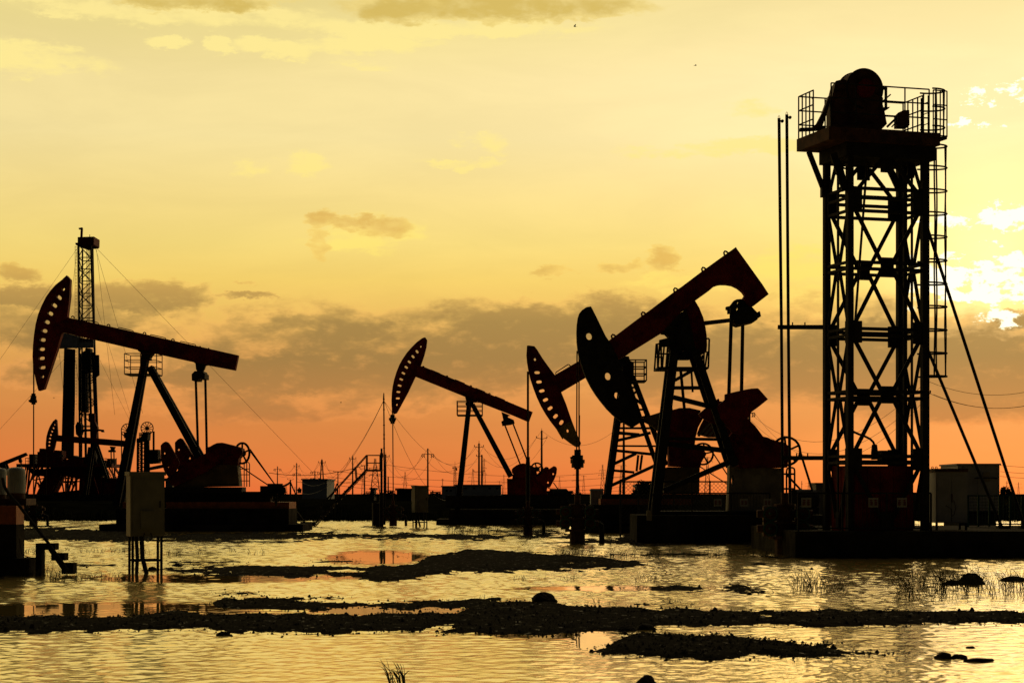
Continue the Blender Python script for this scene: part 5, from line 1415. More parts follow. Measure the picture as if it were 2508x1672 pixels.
pl['b'] = pole(13, 460, 372, [(435, 45, 'v'), (548, 60, 'h')], 'power pole with two crossarms, left of the grey drum-topped building', tip=12)
pl['c'] = pole(13, 888, 312, [(372, 58, 'v')], 'two-legged A-shaped power pole behind the drum-topped building', legs=2, spread=88, tip=24)
pl['d'] = pole(13, 770, 502, [(520, 70, 'h')], 'short power pole with long insulators, in front of the drum-topped building', H=9)
pl['e'] = pole(13, 355, 650, [(658, 48, 'v')], 'stubby T-shaped pole joined to a sagging cable, left of the drum-topped building', H=6.5, r=.28)
pl['f'] = pole(13, 1160, 508, [(522, 72, 'p')], 'power pole with a flat top crossarm, left of the stair foot', H=9.5)
pl['g'] = pole(13, 1410, 255, [(308, 54, 'v')], 'tall power pole crossing behind the stair handrail', tip=30, H=12)
pl['h'] = pole(13, 1612, 405, [(410, 58, 'p'), (466, 80, 'p')], 'power pole with two tangled crossarms under the stair landing', H=10.5)
pl['i'] = pole(13, 1970, 222, [(270, 60, 'v')], 'power pole close behind the thin guyed pole, leaning slightly', tip=36, H=12)
pl['j'] = pole(13, 2012, 600, [], 'short bare pole right of the guyed pole', H=6)
pl['k'] = pole(14, 268, 210, [(290, 78, 'h')], 'single power pole between the middle horsehead rod and the A-frame legs', H=12)
pl['l'] = pole(14, 970, 140, [(200, 62, 'v'), (318, 34, 'p'), (530, 70, 'p')], 'tall power pole seen between the legs of the middle pumpjack', tip=34, H=13, r=.2)
pl['m'] = pole(14, 1010, 300, [], 'plain pole beside the tall power pole between the middle pumpjack legs', H=10.5, r=.2)
pl['n'] = pole(14, 1830, -35, [(82, 72, 'v')], 'tallest power pole, rising beside the middle pumpjack brake wheel', tip=30, H=15, r=.2)
pl['o'] = pole(7, 483, 440, [], 'thick power pole behind the half-hidden pumpjack legs', H=15.5, r=.22)
pl['p'] = pole(7, 1488, 355, [(362, 40, 'h')], 'power pole top with wires, peeping out beside the front counterweight', H=16.5, r=.22)
pl['q'] = pole(10, 208, 905, [(930, 6, 'p')], 'slim distant pole between the two tall poles and the lattice tower', H=9)
pl['r'] = pole(10, 1849, 905, [(922, 8, 'p')], 'slim distant pole right of the white cabin beside a bushy tree', H=9)
pl['s'] = pole(14, 1298, 712, [], 'short dark pole left of the middle pumpjack gearbox', H=6)
pl['t'] = pole(13, 432, 770, [], 'very short post just left of the two-armed pole', H=5)
pl['u'] = pole(13, 1188, 762, [], 'very short post beside the flat-armed pole', H=5)
pl['v'] = pole(10, 1215, 100, [(205, 22, 'p')], 'power pole hidden behind the right leg of the lattice tower', H=16.5, r=.2)
def cable(a, b, sag, r, label, group='overhead wires', n=16):
    o = sagline(a, b, sag, r, n).build('overhead_wire', WIRE, None, (Vector(a) + Vector(b)) / 2)
    return tag(o, label, 'wire', group)
def span(k1, k2, sag=2.5, tops=True, r=.035, lab=''):
    t1, e1, D1 = pl[k1]; t2, e2, D2 = pl[k2]
    m = MB()
    L = []
    if tops: L.append((t1, t2))
    if e1 and e2:
        for i in (0, 1): L.append((e1[0][i], e2[0][i]))
    for i, (a, b) in enumerate(L):
        cable(a, b, sag * (1 + .15 * i), r, ('upper wire' if i == 0 else ('lower left wire' if i == 1 else 'lower right wire')) + ' sagging between ' + lab)
span('a', 'b', 3, lab='the first two poles right of the left pumpjack')
span('b', 'c', 4, lab='the two-armed pole and the A-shaped pole')
span('c', 'g', 5, lab='the A-shaped pole and the pole behind the stair')
span('g', 'i', 5, lab='the stair pole and the guyed pole')
span('i', 'k', 5, lab='the guyed pole and the single pole by the A-frame')
span('k', 'l', 4.5, r=.03, lab='the single pole and the pole inside the A-frame')
span('l', 'n', 5, r=.03, lab='the A-frame pole and the tallest power pole')
span('n', 'o', 4, tops=True, r=.03, lab='the tallest power pole and the thick pole')
span('p', 'v', 7, r=.03, lab='the counterweight pole and the lattice tower')
tv, ev, Dv = pl['v']
for i, (a, b) in enumerate((((1225, 112), (2400, 60)), ((1235, 208), (2400, 178)), ((1262, 214), (2400, 170)))):
    cable(W(*Z1(10, *a), Dv), W(*Z1(10, *b), Dv * .95), 2.2, .028, ('highest', 'middle', 'lowest')[i] + ' of three wires running right from the lattice tower to the edge')
cable(W(*Z1(13, -10, 535), 420), W(*Z1(13, 1600, 412), 430), 1.2, .06, 'thick taut wire rising gently behind the stair to its tangled pole')
cable(W(*Z1(13, 355, 690), 330), W(*Z1(13, 1150, 712), 330), 5.0, .11, 'heavy sagging cable crossing the front of the drum-topped building')
cable(W(*Z1(13, 130, 742), 330), W(*Z1(13, 355, 690), 330), .4, .16, 'thick dark cable bundle left of the stubby T-shaped pole')
cable(W(*Z1(13, 470, 688), 500), W(*Z1(13, 1640, 628), 520), 1.0, .05, 'long thin wire just above the drum-topped building roof')
for i, (y, lab) in enumerate(((850, 'highest of the long faint transmission wires over the middle field'), (905, 'second of the long faint transmission wires'), (968, 'third of the long faint transmission wires'), (1005, 'fourth of the long faint transmission wires, just over the roofs'), (1040, 'lowest of the long faint transmission wires'))):
    cable(W(*Z1(4, 560 if i else 1100, y), 900), W(*Z1(4, 3400, y + 60), 1000), 4, .075, lab, 'long transmission wires', 20)
for i, y in enumerate((780, 830, 868)):
    cable(W(*Z1(10, 1795, y), 900), W(*Z1(10, 2500, y + 4), 900), 1, .08, ('top', 'middle', 'bottom')[i] + ' faint wire over the bushy tree at the right edge', 'long transmission wires')

# ------------------------------------------------------------------ lattice pylons
def pylon(k, x, top, base, arms, label, H=30, bw=.16, D=None):
    px, py = Z1(k, x, top); s_ = ZM[k][2]
    D = F * (H + GZ - CH) / (HY - py)
    t0 = W(px, py, D); o = thing('transmission_pylon', label, 'pylon', (t0.x, D, GZ), 'transmission pylons on the horizon')
    hb = H * bw / 2; rw = .16
    def cor(f, i):
        h = hb * (1 - f) + .35 if f > .55 else hb * (1 - f / .55 * .55)
        h = max(.5, hb * (1 - f) ** .8)
        sx, sy = ((-1, -1), (1, -1), (1, 1), (-1, 1))[i]
        return Vector((t0.x + sx * h, D + sy * h, GZ + H * f))
    fr = [0, .2, .38, .54, .66, .77, .87, 1.0]
    m = MB()
    for i in range(4):
        m.tube([cor(f, i) for f in fr], rw, 4)
    for f0, f1 in zip(fr[:-1], fr[1:]):
        for i in range(4):
            j = (i + 1) % 4
            m.bar(cor(f0, i), cor(f1, j), rw * .9); m.bar(cor(f0, j), cor(f1, i), rw * .9); m.bar(cor(f1, i), cor(f1, j), rw * .9)
    m.build('lattice_body', LATT, o)
    for ay, w in arms:
        q = W(*Z1(k, x, ay), D); hw = w * s_ * D / F
        for sg in (-1, 1):
            m = MB()
            for dy in (-.6, .6): m.bar(q + Vector((0, dy, -.5)), q + Vector((sg * hw, 0, .1)), .17); m.bar(q + Vector((0, dy, .9)), q + Vector((sg * hw, 0, .15)), .17)
            m.bar(q + Vector((sg * hw, 0, .1)), q + Vector((sg * hw, 0, -1.3)), .2); m.build('crossarm', LATT, o)
    return D
pylon(13, 1790, 295, 850, [(462, 92), (566, 92)], 'broad open pylon framed by the stair landing', H=24, bw=.26)
pylon(13, 2298, 520, 818, [(600, 52), (655, 62), (712, 48)], 'christmas-tree shaped pylon right of the guyed pole', H=32, bw=.2)
pylon(13, 1583, 555, 830, [(610, 40), (670, 46)], 'faint distant pylon behind the stair', H=36)
pylon(13, 280, 712, 860, [(735, 40)], 'tiny pylon left of the two-armed power pole', H=24, bw=.25)
pylon(14, 885, 490, 715, [(545, 55), (608, 62), (660, 72)], 'pylon above the long white building, inside the A-frame', H=34)
pylon(14, 1040, 350, 700, [(385, 26), (480, 34), (560, 36)], 'faint tall pylon right of the A-frame pole', H=40, bw=.12)
pylon(14, 1310, 568, 800, [(640, 40), (690, 46)], 'slim pylon left of the middle pumpjack gearbox', H=34)
pylon(14, 2075, 597, 800, [(606, 62), (656, 92)], 'wide-armed pylon right of the middle pumpjack counterweights', H=34)
pylon(14, 1250, 655, 715, [(660, 36)], 'tiny pylon over the right end of the long white building', H=30)
pylon(14, 470, 625, 735, [(640, 18)], 'small mast-like pylon at the left end of the long white building', H=24, bw=.1)
pylon(7, 113, 800, 1000, [(856, 36), (905, 44)], 'pylon directly behind the rod of the front horsehead', H=32)
pylon(7, 162, 860, 1000, [(868, 22)], 'tiny pylon right of the front horsehead rod', H=32)
pylon(7, 313, 775, 1000, [(822, 26), (858, 34)], 'pylon just left of the half-hidden pumpjack leg', H=32)
pylon(7, 462, 782, 1000, [(782, 40), (822, 50), (880, 60)], 'pylon framed by the bracing of the half-hidden pumpjack', H=34)
pylon(7, 1152, 716, 1000, [(722, 36), (750, 42), (840, 50)], 'pylon behind the brake wheel of the half-hidden pumpjack', H=34)
pylon(10, 264, 890, 1000, [(925, 26), (950, 28)], 'small pylon between the two tall poles and the lattice tower', H=32)
pylon(10, 1942, 915, 1010, [(930, 26), (960, 30)], 'small pylon beside the slanting stay at the right edge', H=32)
# diamond-mesh fence behind the half-hidden pumpjack
D = 80.0
f = thing('chain_link_fence', 'tall chain-link fence behind the legs of the two big pumpjacks', 'fence', (W(1650, 1208, D).x, D, 0))
xa, xb, za, zc = W(*Z1(7, 455, 0), D).x, W(*Z1(7, 1315, 0), D).x, .6, W(0, 1179, D).z
for i in range(7):
    x = xa + (xb - xa) * i / 6; m = MB(); m.tube([(x, D, 0), (x, D, zc + .04)], .035, 6); m.build('post', STEEL, f)
for z in (za, zc): m = MB(); m.tube([(xa, D, z), (xb, D, z)], .03, 5); m.build('rail', STEEL, f)
m = MB(); h_ = zc - za; n = int((xb - xa + h_) / .16)
for i in range(n):
    for sg in (1, -1):
        s0 = xa - (h_ if sg > 0 else 0) + i * .16
        p0, p1 = (s0, za), (s0 + h_, zc)
        if sg < 0: p0, p1 = (s0 + h_ - h_, zc), (s0 + h_, za)
        (x0, z0), (x1, z1) = p0, p1
        if x0 < xa: t_ = (xa - x0) / (x1 - x0); x0, z0 = xa, z0 + (z1 - z0) * t_
        if x1 > xb: t_ = (xb - x0) / (x1 - x0); x1, z1 = xb, z0 + (z1 - z0) * t_
        if x1 - x0 > .02: m.tube([(x0, D, z0), (x1, D, z1)], .007, 3, cap=False)
m.build('wire_mesh', STEEL, f)
# telecom mast
def mast():
    k, x, top = 14, 640, 430
    px, py = Z1(k, x, top); H = 30; D = F * (H + GZ - CH) / (HY - py); t0 = W(px, py, D)
    o = thing('telecom_mast', 'thin lattice telecom mast with dishes left of the middle pumpjack leg', 'mast', (t0.x, D, GZ))
    m = MB()
    cor = lambda f, i: Vector((t0.x + (-1, 1, 0)[i] * (1.9 - 1.1 * f), D + (-1, -1, 1)[i] * (1.5 - .9 * f), GZ + H * .93 * f))
    fr = [i / 12 for i in range(13)]
    for i in range(3): m.tube([cor(0, i), cor(1, i)], .2, 4)
    for f0, f1 in zip(fr[:-1], fr[1:]):
        for i in range(3):
            j = (i + 1) % 3; m.bar(cor(f0, i), cor(f1, j), .16); m.bar(cor(f1, i), cor(f1, j), .16)
    m.build('lattice_body', LATT, o)
    m = MB(); m.tube([(t0.x, D, GZ + H * .9), t0 + Vector((0, 0, 3))], .12, 4); m.build('aerial', STEEL, o)
    for dx, dz in ((-1.9, 26.5), (1.7, 24.8), (1.2, 26.2)):
        m = MB(); m.disc((t0.x + dx, D - .8, GZ + dz), .95, .5, (dx, -1, 0), 12); m.build('dish', STEEL, o)
mast()

# ------------------------------------------------------------------ far buildings
def bld(name, label, blocks, D, wins, extras, mat=FARBLD):
    a0 = blocks[0]; c = W(a0[0], a0[3], D)
    o = thing(name, label, 'building', (c.x, D, GZ), 'buildings on the horizon')
    for x0, y0, x1, y1, dep in blocks:
        a, b = W(x0, y0, D), W(x1, y1, D)
        m = MB(); m.box(((a.x + b.x) / 2, D + dep / 2, (a.z + GZ - .5) / 2), (b.x - a.x, dep, a.z - GZ + .5)); w = m.build('wall', mat, o)
        m = MB(); m.box(((a.x + b.x) / 2, D + dep / 2, a.z + .1), (b.x - a.x + .4, dep + .4, .25)); m.build('roof', mat, o)
    for x0, y0, x1, y1 in wins:
        a, b = W(x0, y0, D), W(x1, y1, D); m = MB(); m.box(((a.x + b.x) / 2, D - .03, (a.z + b.z) / 2), (b.x - a.x, .1, a.z - b.z)); m.build('window', DARKG, o)
    for x0, y0, x1, y1 in extras:
        a, b = W(x0, y0, D), W(x1, y1, D); m = MB(); m.tube([((a.x + b.x) / 2, D + 3, b.z), ((a.x + b.x) / 2, D + 3, a.z)], (b.x - a.x) / 2, 10); m.build('roof_vent', mat, o)
q = lambda k, x0, y0, x1, y1: (*Z1(k, x0, y0), *Z1(k, x1, y1))
bld('white_building', 'long low white building with small windows behind the middle pumpjack legs', [(*q(14, 460, 738, 645, 880), 12), (*q(14, 640, 720, 1270, 880), 14)], 420,
    [q(14, x, 778, x + 26, 800) for x in (515, 570)] + [q(14, x, 748, x + 34, 765) for x in (770, 885, 1098, 1200)], [q(14, x, 708, x + 12, 722) for x in (1072, 1172, 1230)])
bld('tank_building', 'square grey building with round vents on its roof, left of the stair', [(*q(13, 552, 656, 974, 880), 16)], 380, [], [q(13, x0, 622, x1, 658) for x0, x1 in ((662, 692), (700, 738), (802, 832))] + [q(13, 602, 636, 632, 658)])
bld('low_shed', 'long low dark shed just left of the middle control cabinet', [(*q(4, 1222, 1098, 1362, 1130), 8)], 240, [], [], STEEL)
bld('dark_hut', 'tiny dark hut below the stair landing', [(*q(13, 1715, 815, 1770, 860), 5)], 300, [], [], STEEL)
bld('parked_hut', 'dark low hut behind the left pumpjack counterweights', [(*q(3, 465, 1078, 520, 1140), 5)], 170, [], [], CABINET)
bld('grey_shed', 'grey low shed behind the rod of the front horsehead', [(*q(14, 1910, 812, 2240, 870), 8)], 300, [], [], LATT)
bld('round_tank_house', 'squat pale shed behind the mesh at the half-hidden pumpjack', [(*q(7, 600, 952, 690, 1010), 6)], 200, [], [], FARBLD)

o = thing('substation_gantry', 'low substation gantry of thin posts right of the middle control cabinet', 'gantry', W(*Z1(14, 375, 860), 300))
m = MB()
for x in (310, 335, 385, 405, 435): m.bar(W(*Z1(14, x, 870), 300), W(*Z1(14, x, 805 if x != 335 else 790), 300), .22)
m.bar(W(*Z1(14, 300, 812), 300), W(*Z1(14, 445, 812), 300), .2); m.bar(W(*Z1(14, 305, 830), 300), W(*Z1(14, 440, 832), 300), .12)
m.build('post_frame', STEEL, o)
o = thing('substation_gantry', 'low gantry of thin posts just right of the two-armed power pole', 'gantry', W(*Z1(13, 500, 860), 300))
m = MB()
for x in (490, 505, 530): m.bar(W(*Z1(13, x, 880), 300), W(*Z1(13, x, 800 if x != 505 else 780), 300), .2)
m.bar(W(*Z1(13, 470, 825), 300), W(*Z1(13, 545, 825), 300), .18)
m.build('post_frame', STEEL, o)
# ------------------------------------------------------------------ plants
def leaf_ball(m, c, rx, ry, rz, n, size, r):
    for _ in range(n):
        while True:
            p = Vector((r.uniform(-1, 1), r.uniform(-1, 1), r.uniform(-1, 1)))
            if .25 < p.length < 1: break
        p = c + Vector((p.x * rx, p.y * ry, p.z * rz))
        a = Vector((r.uniform(-1, 1), r.uniform(-1, 1), r.uniform(-1, 1))).normalized()
        b = a.orthogonal().normalized(); s = size * r.uniform(.5, 1.3)
        m.add([p - a * s, p + b * s * .55, p + a * s, p - b * s * .55], [(0, 1, 2, 3)])
def bush(px, py0, py1, w, D, label, n=900, name='bush', cat='bush', clumps=7, seed=0, zbase=None):
    r = random.Random(seed + int(px))
    top, bot = W(px, py0, D), W(px, py1, D)
    if zbase is not None: bot.z = zbase
    h = top.z - bot.z; wd = w * D / F
    o = thing(name, label, cat, bot, 'bushes along the field')
    m = MB()
    for i in range(4):
        e = bot + Vector((r.uniform(-.3, .3) * wd, r.uniform(-.2, .2) * wd, h * r.uniform(.5, .8)))
        m.tube([bot - Vector((0, 0, .1)), bot.lerp(e, .5) + Vector((r.uniform(-.05, .05) * wd, 0, 0)), e], [.05 * h, .035 * h, .01 * h], 5)
    m.build('trunk', REED, o)
    m = MB()
    for i in range(clumps):
        c = bot + Vector((r.uniform(-.36, .36) * wd, r.uniform(-.3, .3) * wd, h * r.uniform(.35, .8)))
        leaf_ball(m, c, wd * r.uniform(.14, .26), wd * .22, h * r.uniform(.14, .25), n // clumps, h * .055, r)
    leaf_ball(m, bot + Vector((0, 0, h * .5)), wd * .45, wd * .4, h * .45, n // 4, h * .05, r)
    m.build('crown', LEAF, o)
bush(677, 1186, 1232, 44, 90, 'round dark bush at the right end of the left foundation', 1600, clumps=9)
bush(1572, 1176, 1240, 62, 92, 'loose leafy shrub behind the wire mesh of the half-hidden pumpjack', 1500, clumps=10)
bush(2465, 1187, 1232, 30, 110, 'small round-topped tree right of the white cabin', 1300, clumps=7)
bush(1400, 1200, 1230, 60, 130, 'low grey-green shrub left of the small pale box', 900)
bush(905, 1201, 1225, 52, 132, 'low wide shrub below the stair landing on the bank', 900)
bush(955, 1197, 1225, 40, 134, 'tufty shrub behind the thin guyed pole on the bank', 900)
bush(1985, 1199, 1225, 34, 120, 'small dark shrub left of the plain pale box', 900)
bush(2050, 1197, 1225, 26, 120, 'small shrub seen between the lattice tower posts at the left', 700)
bush(2243, 1206, 1240, 30, 120, 'small shrub seen between the lattice tower posts at the right', 700)
bush(1340, 1203, 1228, 40, 131, 'small shrub right of the middle pumpjack motor', 700)
# grassy bank along the far side of the flood: nobody could count its blades
def grass_field(name, label, gen, n, hmin, hmax, wid, seed, mat=LEAF, lean=.35):
    r = random.Random(seed); m = MB()
    for _ in range(n):
        x, y, z, sc = gen(r)
        h = r.uniform(hmin, hmax) * sc
        a = r.uniform(0, math.pi); dx, dy = math.cos(a) * wid, math.sin(a) * wid
        lx, ly = r.uniform(-.3, 1) * lean * h, r.uniform(-.6, .6) * lean * h
        m.add([(x - dx, y - dy, z), (x + dx, y + dy, z), (x + lx * .45 + dx * .7, y + ly * .45 + dy * .7, z + h * .6), (x + lx * .45 - dx * .7, y + ly * .45 - dy * .7, z + h * .6), (x + lx, y + ly, z + h)],
              [(0, 1, 2, 3), (3, 2, 4)])
    o = m.build(name, mat, base=(0, 0, 0))
    return tag(o, label, 'grass', None, 'stuff')
def bank(r):
    y = r.uniform(127.5, 150); x = r.uniform(-.36, .36) * y
    z = np.interp(y, [p[0] for p in prof], [p[1] for p in prof]) - .05
    k = .9 + .45 * math.sin(x * .35) * math.sin(x * .13 + 1) + .35 * math.sin(x * 1.3) * math.sin(x * .7) + .3 * r.random() + .9 * max(0, math.sin(x * .21 + 2) * math.sin(x * .083)) * r.random()
    return x, y, float(z), max(.35, k)
grass_field('bank_grass', 'dense dark grass and weeds covering the low bank beyond the flood', bank, 30000, .3, .85, .05, 3)
def farfield(r):
    y = 150 * (700 / 150) ** r.random(); x = r.uniform(-.36, .36) * y
    return x, y, float(np.interp(y, [p[0] for p in prof], [p[1] for p in prof])) - .05, .8 + .5 * r.random()
grass_field('field_scrub', 'dark scrub spreading over the flat field towards the horizon', farfield, 9000, .3, .7, .16, 4)

# reeds standing in the water: each tuft a thing
def reed(k, x0, x1, yb, ht, n, label, seed=0, lean=(-.6, .5), spread=6, name='reed_tuft', r0=.0045, curve=.5):
    r = random.Random(seed + int(x0 * 7 + yb))
    px, py = Z1(k, (x0 + x1) / 2, yb); D = CH * F / (py - HY); s_ = ZM[k][2]
    base = W(px, py, D)
    m = MB()
    for _ in range(n):
        x = r.uniform(x0, x1); dyp = r.uniform(-spread, spread)
        bx, by = Z1(k, x, yb + dyp); Dd = CH * F / (by - HY); p = W(bx, by, Dd); p.z = -.02
        h = ht * s_ * Dd / F * r.uniform(.45, 1.0); l = r.uniform(*lean) * h
        rr_ = max(r0 * r.uniform(.7, 1.3), .40 * Dd / F)
        a = p + Vector((l * .25, r.uniform(-.1, .1) * h, h * .45)); b = p + Vector((l * .65, r.uniform(-.2, .2) * h, h * .8)); c = p + Vector((l, r.uniform(-.2, .2) * h, h * (1.0 if abs(l) < h * curve else .88)))
        m.tube([p, a, b, c], [rr_, rr_ * .85, rr_ * .6, rr_ * .2], 3, cap=False)
        if r.random() < .5:
            q = a + Vector((r.choice((-1, 1)) * h * r.uniform(.12, .3), r.uniform(-.1, .1) * h, h * r.uniform(.15, .3)))
            m.tube([a, a.lerp(q, .6) + Vector((0, 0, h * .05)), q], [rr_ * .7, rr_ * .6, rr_ * .15], 3, cap=False)
    lo, hi = Z1(k, x0, yb - spread - 3), Z1(k, x1, yb + spread + 3)          # unseen box added under the water to join the stalks
    ya, yb2 = CH * F / (hi[1] - HY), CH * F / (lo[1] - HY)
    xs_ = [(p - CX) * q / F for p in (lo[0], hi[0]) for q in (ya, yb2)]
    m.box(((min(xs_) + max(xs_)) / 2, (ya + yb2) / 2, -.055), (max(xs_) - min(xs_) + .3, yb2 - ya + .2, .08))
    return tag(m.build(name, REED, base=base), label, 'reeds', 'reed tufts in the water')
reed(11, 1790, 1865, 800, 140, 22, 'nearest reed tuft, leaning, cut by the bottom edge', 1, (-.75, -.05), 10, r0=.006)
reed(11, 80, 175, 195, 32, 34, 'reed tuft beside the concrete plinth at the left', 2)
reed(11, 300, 320, 180, 22, 8, 'tiny reed tuft left of the steps, alone in open water', 3)
reed(11, 370, 480, 192, 30, 26, 'loose reed tuft midway between the steps and the left cabinet', 4)
reed(11, 510, 582, 190, 32, 34, 'thicker reed tuft just left of the left cabinet legs', 5)
reed(11, 620, 690, 195, 45, 16, 'thin reeds between the legs of the left cabinet', 6)
reed(11, 765, 830, 208, 48, 22, 'leaning reeds just right of the left cabinet legs', 7, (-.2, .8))
reed(11, 905, 930, 200, 36, 8, 'single sparse reed sprout right of the left cabinet', 8)
reed(11, 1055, 1085, 190, 30, 9, 'small sparse reed sprout further right of the left cabinet', 9)
reed(11, 1130, 1215, 198, 40, 14, 'sparse bending reeds in the middle of the upper water', 10)
reed(11, 90, 330, 300, 60, 80, 'wide tangle of reeds round the foot of the steps', 11)
reed(11, 230, 300, 322, 42, 46, 'dense reed tuft in front of the steps', 12)
reed(11, 340, 590, 318, 44, 70, 'long thin row of reeds between the steps and the left cabinet', 13)
reed(11, 785, 850, 320, 32, 20, 'short reeds in the orange water right of the left cabinet', 14)
reed(11, 895, 940, 316, 34, 14, 'short reeds at the left tip of the middle mud bank', 15)
reed(11, 2040, 2300, 104, 50, 120, 'dense reeds in front of the middle pumpjack foundation', 16, (-.3, .6))
reed(11, 2190, 2230, 402, 30, 6, 'few thin stalks on the front mud bank', 17)
reed(12, 195, 385, 205, 50, 60, 'reed tuft in front of the mud hump wellhead', 18, (-.2, .9))
reed(12, 430, 565, 214, 50, 46, 'reeds leaning right below the marker block', 19, (-.2, .9))
reed(12, 590, 930, 212, 52, 150, 'long dense reed bed below the largest pumpjack foundation', 20, (-.2, .9))
reed(12, 930, 1180, 208, 46, 110, 'dark reed bed left of the two-pole wellhead', 21, (-.2, .8))
reed(12, 5, 65, 318, 36, 14, 'short reed sprout below the tip of the middle mud bank', 22)
reed(12, 125, 160, 316, 24, 6, 'two or three reed stalks alone in the middle water', 23)
reed(12, 220, 290, 318, 38, 14, 'small reed sprout right of the middle mud bank', 24, (-.6, .4))
reed(12, 555, 668, 325, 62, 22, 'bent-over sparse reeds in the central water', 25, (-.9, .5))
reed(12, 1285, 1450, 362, 110, 80, 'tall dark reed tuft left of the rock with grass', 26, (-.7, .6), 16, r0=.005)
reed(12, 1460, 1530, 366, 56, 26, 'low reed tuft leaning left beside the tall dark one', 27, (-.7, .3))
reed(12, 1780, 2000, 374, 140, 90, 'tall reed bed at the left of the big right-hand rock', 28, (-.8, .4), 34, r0=.005)
reed(12, 1960, 2175, 374, 140, 110, 'dense reed bed in front of the big right-hand rock', 29, (-.8, .4), 34, r0=.005)
reed(12, 2180, 2370, 376, 130, 80, 'reed bed between the two right-hand rocks at the edge', 30, (-.8, .4), 34, r0=.005)
reed(12, 370, 405, 432, 50, 7, 'thin stalks on the front mud bank right of the black rock', 31)
reed(12, 445, 480, 440, 32, 5, 'two stalks on the front mud bank', 32)

# ------------------------------------------------------------------ rocks
def rock(k, x, yb, w, h, label, seed, flat=1.0, name='rock'):
    r = random.Random(seed)
    px, py = Z1(k, x, yb); D = CH * F / (py - HY); s_ = ZM[k][2] * D / F
    base = W(px, py, D); base.z = 0
    import bmesh as _bm
    bm = _bm.new(); _bm.ops.create_icosphere(bm, subdivisions=4, radius=1)
    ph = [Vector((r.uniform(-1, 1), r.uniform(-1, 1), r.uniform(-1, 1))).normalized() for _ in range(16)]
    for v in bm.verts:
        n = v.co.normalized(); q = 1.0
        for j, d in enumerate(ph):
            c = n.dot(d)
            lim = .74 + .04 * (j % 5)
            if c * q > lim: q = lim / c
        q *= 1 + .05 * math.sin(n.x * 9 + seed) * math.sin(n.y * 8) + .03 * math.sin(n.z * 17 + n.x * 13)
        v.co = n * q
    m = MB()
    sc = Vector((w * s_ / 2 * 1.2, w * s_ / 2 * 1.0 * flat, h * s_ * 1.25))
    vs = [(base.x + v.co.x * sc.x, base.y + w * s_ * .4 + v.co.y * sc.y, v.co.z * sc.z) for v in bm.verts]
    m.add(vs, [tuple(v.index for v in f.verts) for f in bm.faces]); bm.free()
    o = m.build(name, ROCK, base=base)
    return tag(o, label, 'rock', 'loose rocks in the flood')
rock(12, 148, 420, 110, 36, 'rounded black rock standing on the front mud bank in the middle', 1)
rock(12, 2115, 340, 105, 42, 'largest rock among the reeds at the right', 2)
rock(12, 2035, 342, 110, 20, 'long flat stone joined to the left of the largest right-hand rock', 3)
rock(12, 2320, 324, 110, 18, 'flat rock among the reeds at the very right edge', 4)
rock(12, 1990, 681, 78, 24, 'left stone of a joined pair in the lower right water', 5)
rock(12, 2060, 681, 66, 18, 'right, flatter stone of a joined pair in the lower right water', 6)
rock(12, 2155, 694, 128, 14, 'long low stone lying in the water at the lower right', 7, .5)
rock(12, 2110, 632, 40, 9, 'small stick-like stone in the lower right water', 8, .5)
rock(12, 616, 800, 84, 36, 'pointed rock cut by the bottom edge', 9)
rock(12, 1378, 271, 16, 9, 'tiny dark stone alone in the water below the tower', 10)
rock(11, 402, 560, 40, 7, 'pale flat stone at the near edge of the front mud bank, left', 11)
rock(11, 1022, 572, 56, 14, 'dark wedge-shaped stone below the front mud bank', 12)
rock(11, 810, 256, 40, 12, 'small dark stone right of the left cabinet feet', 13)
rock(12, 1140, 248, 70, 7, 'low stone among sparse reeds below the two tall poles', 14, .6)
rock(12, 620, 548, 80, 26, 'rounded stone half sunk in the near mud bank, centre right', 15)
rock(12, 530, 552, 80, 22, 'broad stone half sunk in the near mud bank, left of its twin', 16)
rock(11, 700, 275, 40, 16, 'small stone between the left cabinet legs', 17)
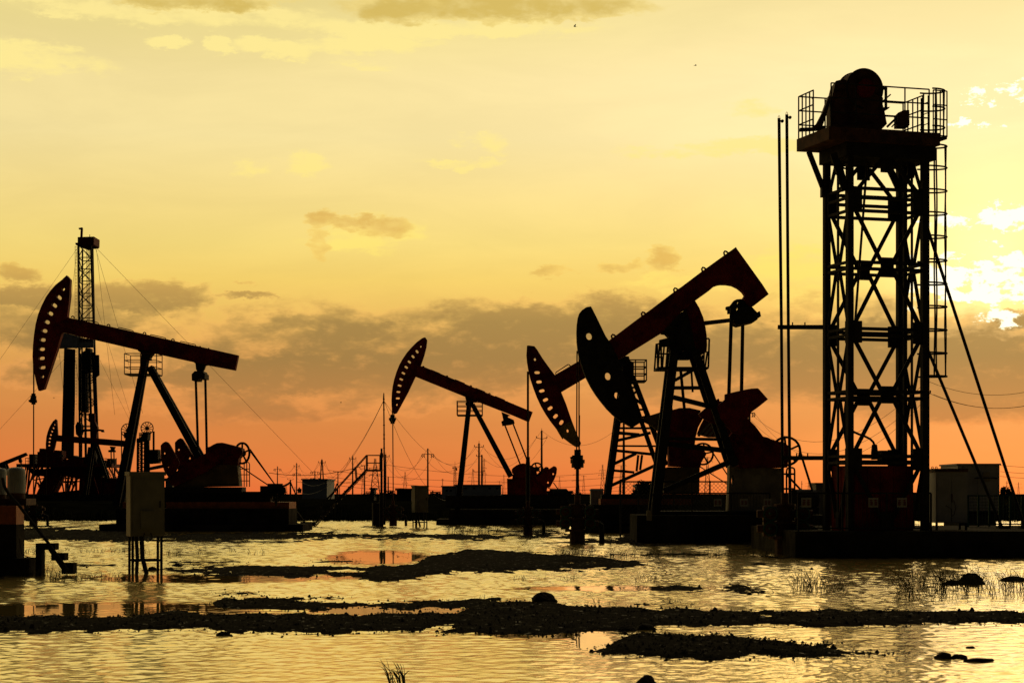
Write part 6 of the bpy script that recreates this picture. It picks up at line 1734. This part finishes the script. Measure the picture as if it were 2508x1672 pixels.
# gravel clods over the mud: nobody could count them
def clods():
    r = np.random.default_rng(5)
    sel = np.argwhere((H > .004) & (PX > -200) & (PX < 2720) & (PY < 1700))
    edge = (H[sel[:, 0], sel[:, 1]] < .05)
    w = np.where(edge, 3.0, 1.0) * np.clip((PY[sel[:, 0], sel[:, 1]] - 1330) / 100, .02, 1.5)
    pick = sel[r.choice(len(sel), 7000, p=w / w.sum())]
    sh = np.argwhere((H > -.03) & (H < .006) & (PX > -200) & (PX < 2720) & (PY < 1700) & (PY > 1330))
    pick = np.concatenate([pick, sh[r.choice(len(sh), 6000)]])
    base = [(1, 0, -.3), (.3, .95, -.2), (-.8, .6, -.3), (-.85, -.55, -.2), (.35, -.95, -.3), (.1, .1, .9), (-.2, -.3, .75)]
    fs = [(0, 1, 5), (1, 2, 5), (2, 6, 5), (2, 3, 6), (3, 4, 6), (4, 0, 5), (4, 5, 6)]
    m = MB()
    for i, j in pick:
        x, y, z = XX[i, j] + r.uniform(-.05, .05), DD[i, j] + r.uniform(-.3, .3), max(H[i, j], -.004)
        s = r.gamma(1.3, .006) + .005; a = r.uniform(0, 6.28); ca, sa = math.cos(a), math.sin(a); k = r.uniform(.6, 1.2)
        m.add([(x + (p[0] * ca - p[1] * sa) * s, y + (p[0] * sa + p[1] * ca) * s, z + p[2] * s * k) for p in base], fs)
    o = m.build('gravel', ROCK, base=(0, 0, 0)); tag(o, 'dark gravel and clods strewn over the mud banks', 'gravel', None, 'stuff')
clods()
# low mud hump round the guyed pole and wellheads
# ------------------------------------------------------------------ birds
def bird(px, py, D, span, yaw, up, label):
    c = W(px, py, D); o = thing('bird', label, 'bird', c, 'birds in the evening sky')
    ca, sa = math.cos(yaw), math.sin(yaw)
    L = lambda x, y, z: c + Vector((x * ca - y * sa, x * sa + y * ca, z)) * span
    m = MB(); m.tube([L(-.34, 0, .02), L(-.2, 0, .0), L(0, 0, .0), L(.18, 0, .03), L(.27, 0, .05), L(.34, 0, .04)], [.01 * span, .05 * span, .085 * span, .06 * span, .045 * span, .008 * span], 8)
    m.add([L(-.3, -.02, .01), L(-.3, .02, .01), L(-.5, .09, .0), L(-.5, -.09, .0), L(-.4, 0, .03)], [(0, 1, 2, 3), (0, 4, 1), (1, 4, 2), (2, 4, 3), (3, 4, 0)])
    m.build('body', BIRDM, o)
    for s in (-1, 1):
        m = MB()
        top = [L(.10, s * .04, .03), L(.14, s * .26, .03 + up * .6), L(.02, s * .52, .03 + up * .75)]
        bot = [L(-.12, s * .04, .02), L(-.08, s * .26, .02 + up * .55), L(-.06, s * .50, .02 + up * .72)]
        th = Vector((0, 0, -.015 * span)); n = 3
        vs = top + bot + [p + th for p in top] + [p + th for p in bot]
        m.add(vs, [(0, 1, 4, 3), (1, 2, 5, 4), (6, 9, 10, 7), (7, 10, 11, 8), (0, 6, 7, 1), (1, 7, 8, 2), (2, 8, 11, 5), (5, 11, 10, 4), (4, 10, 9, 3), (3, 9, 6, 0)]); m.build('wing', BIRDM, o)
bird(1408, 66, 70, .17, R(200), .55, 'bird with raised wings high in the middle of the sky')
bird(1703, 161, 75, .17, R(10), .2, 'bird gliding to the left of the tower top')
bird(132, 974, 120, .20, R(170), .1, 'tiny bird low at the left under the slotted head')
bird(835, 986, 120, .16, R(140), .6, 'tiny bird low over the field left of the thin pole')
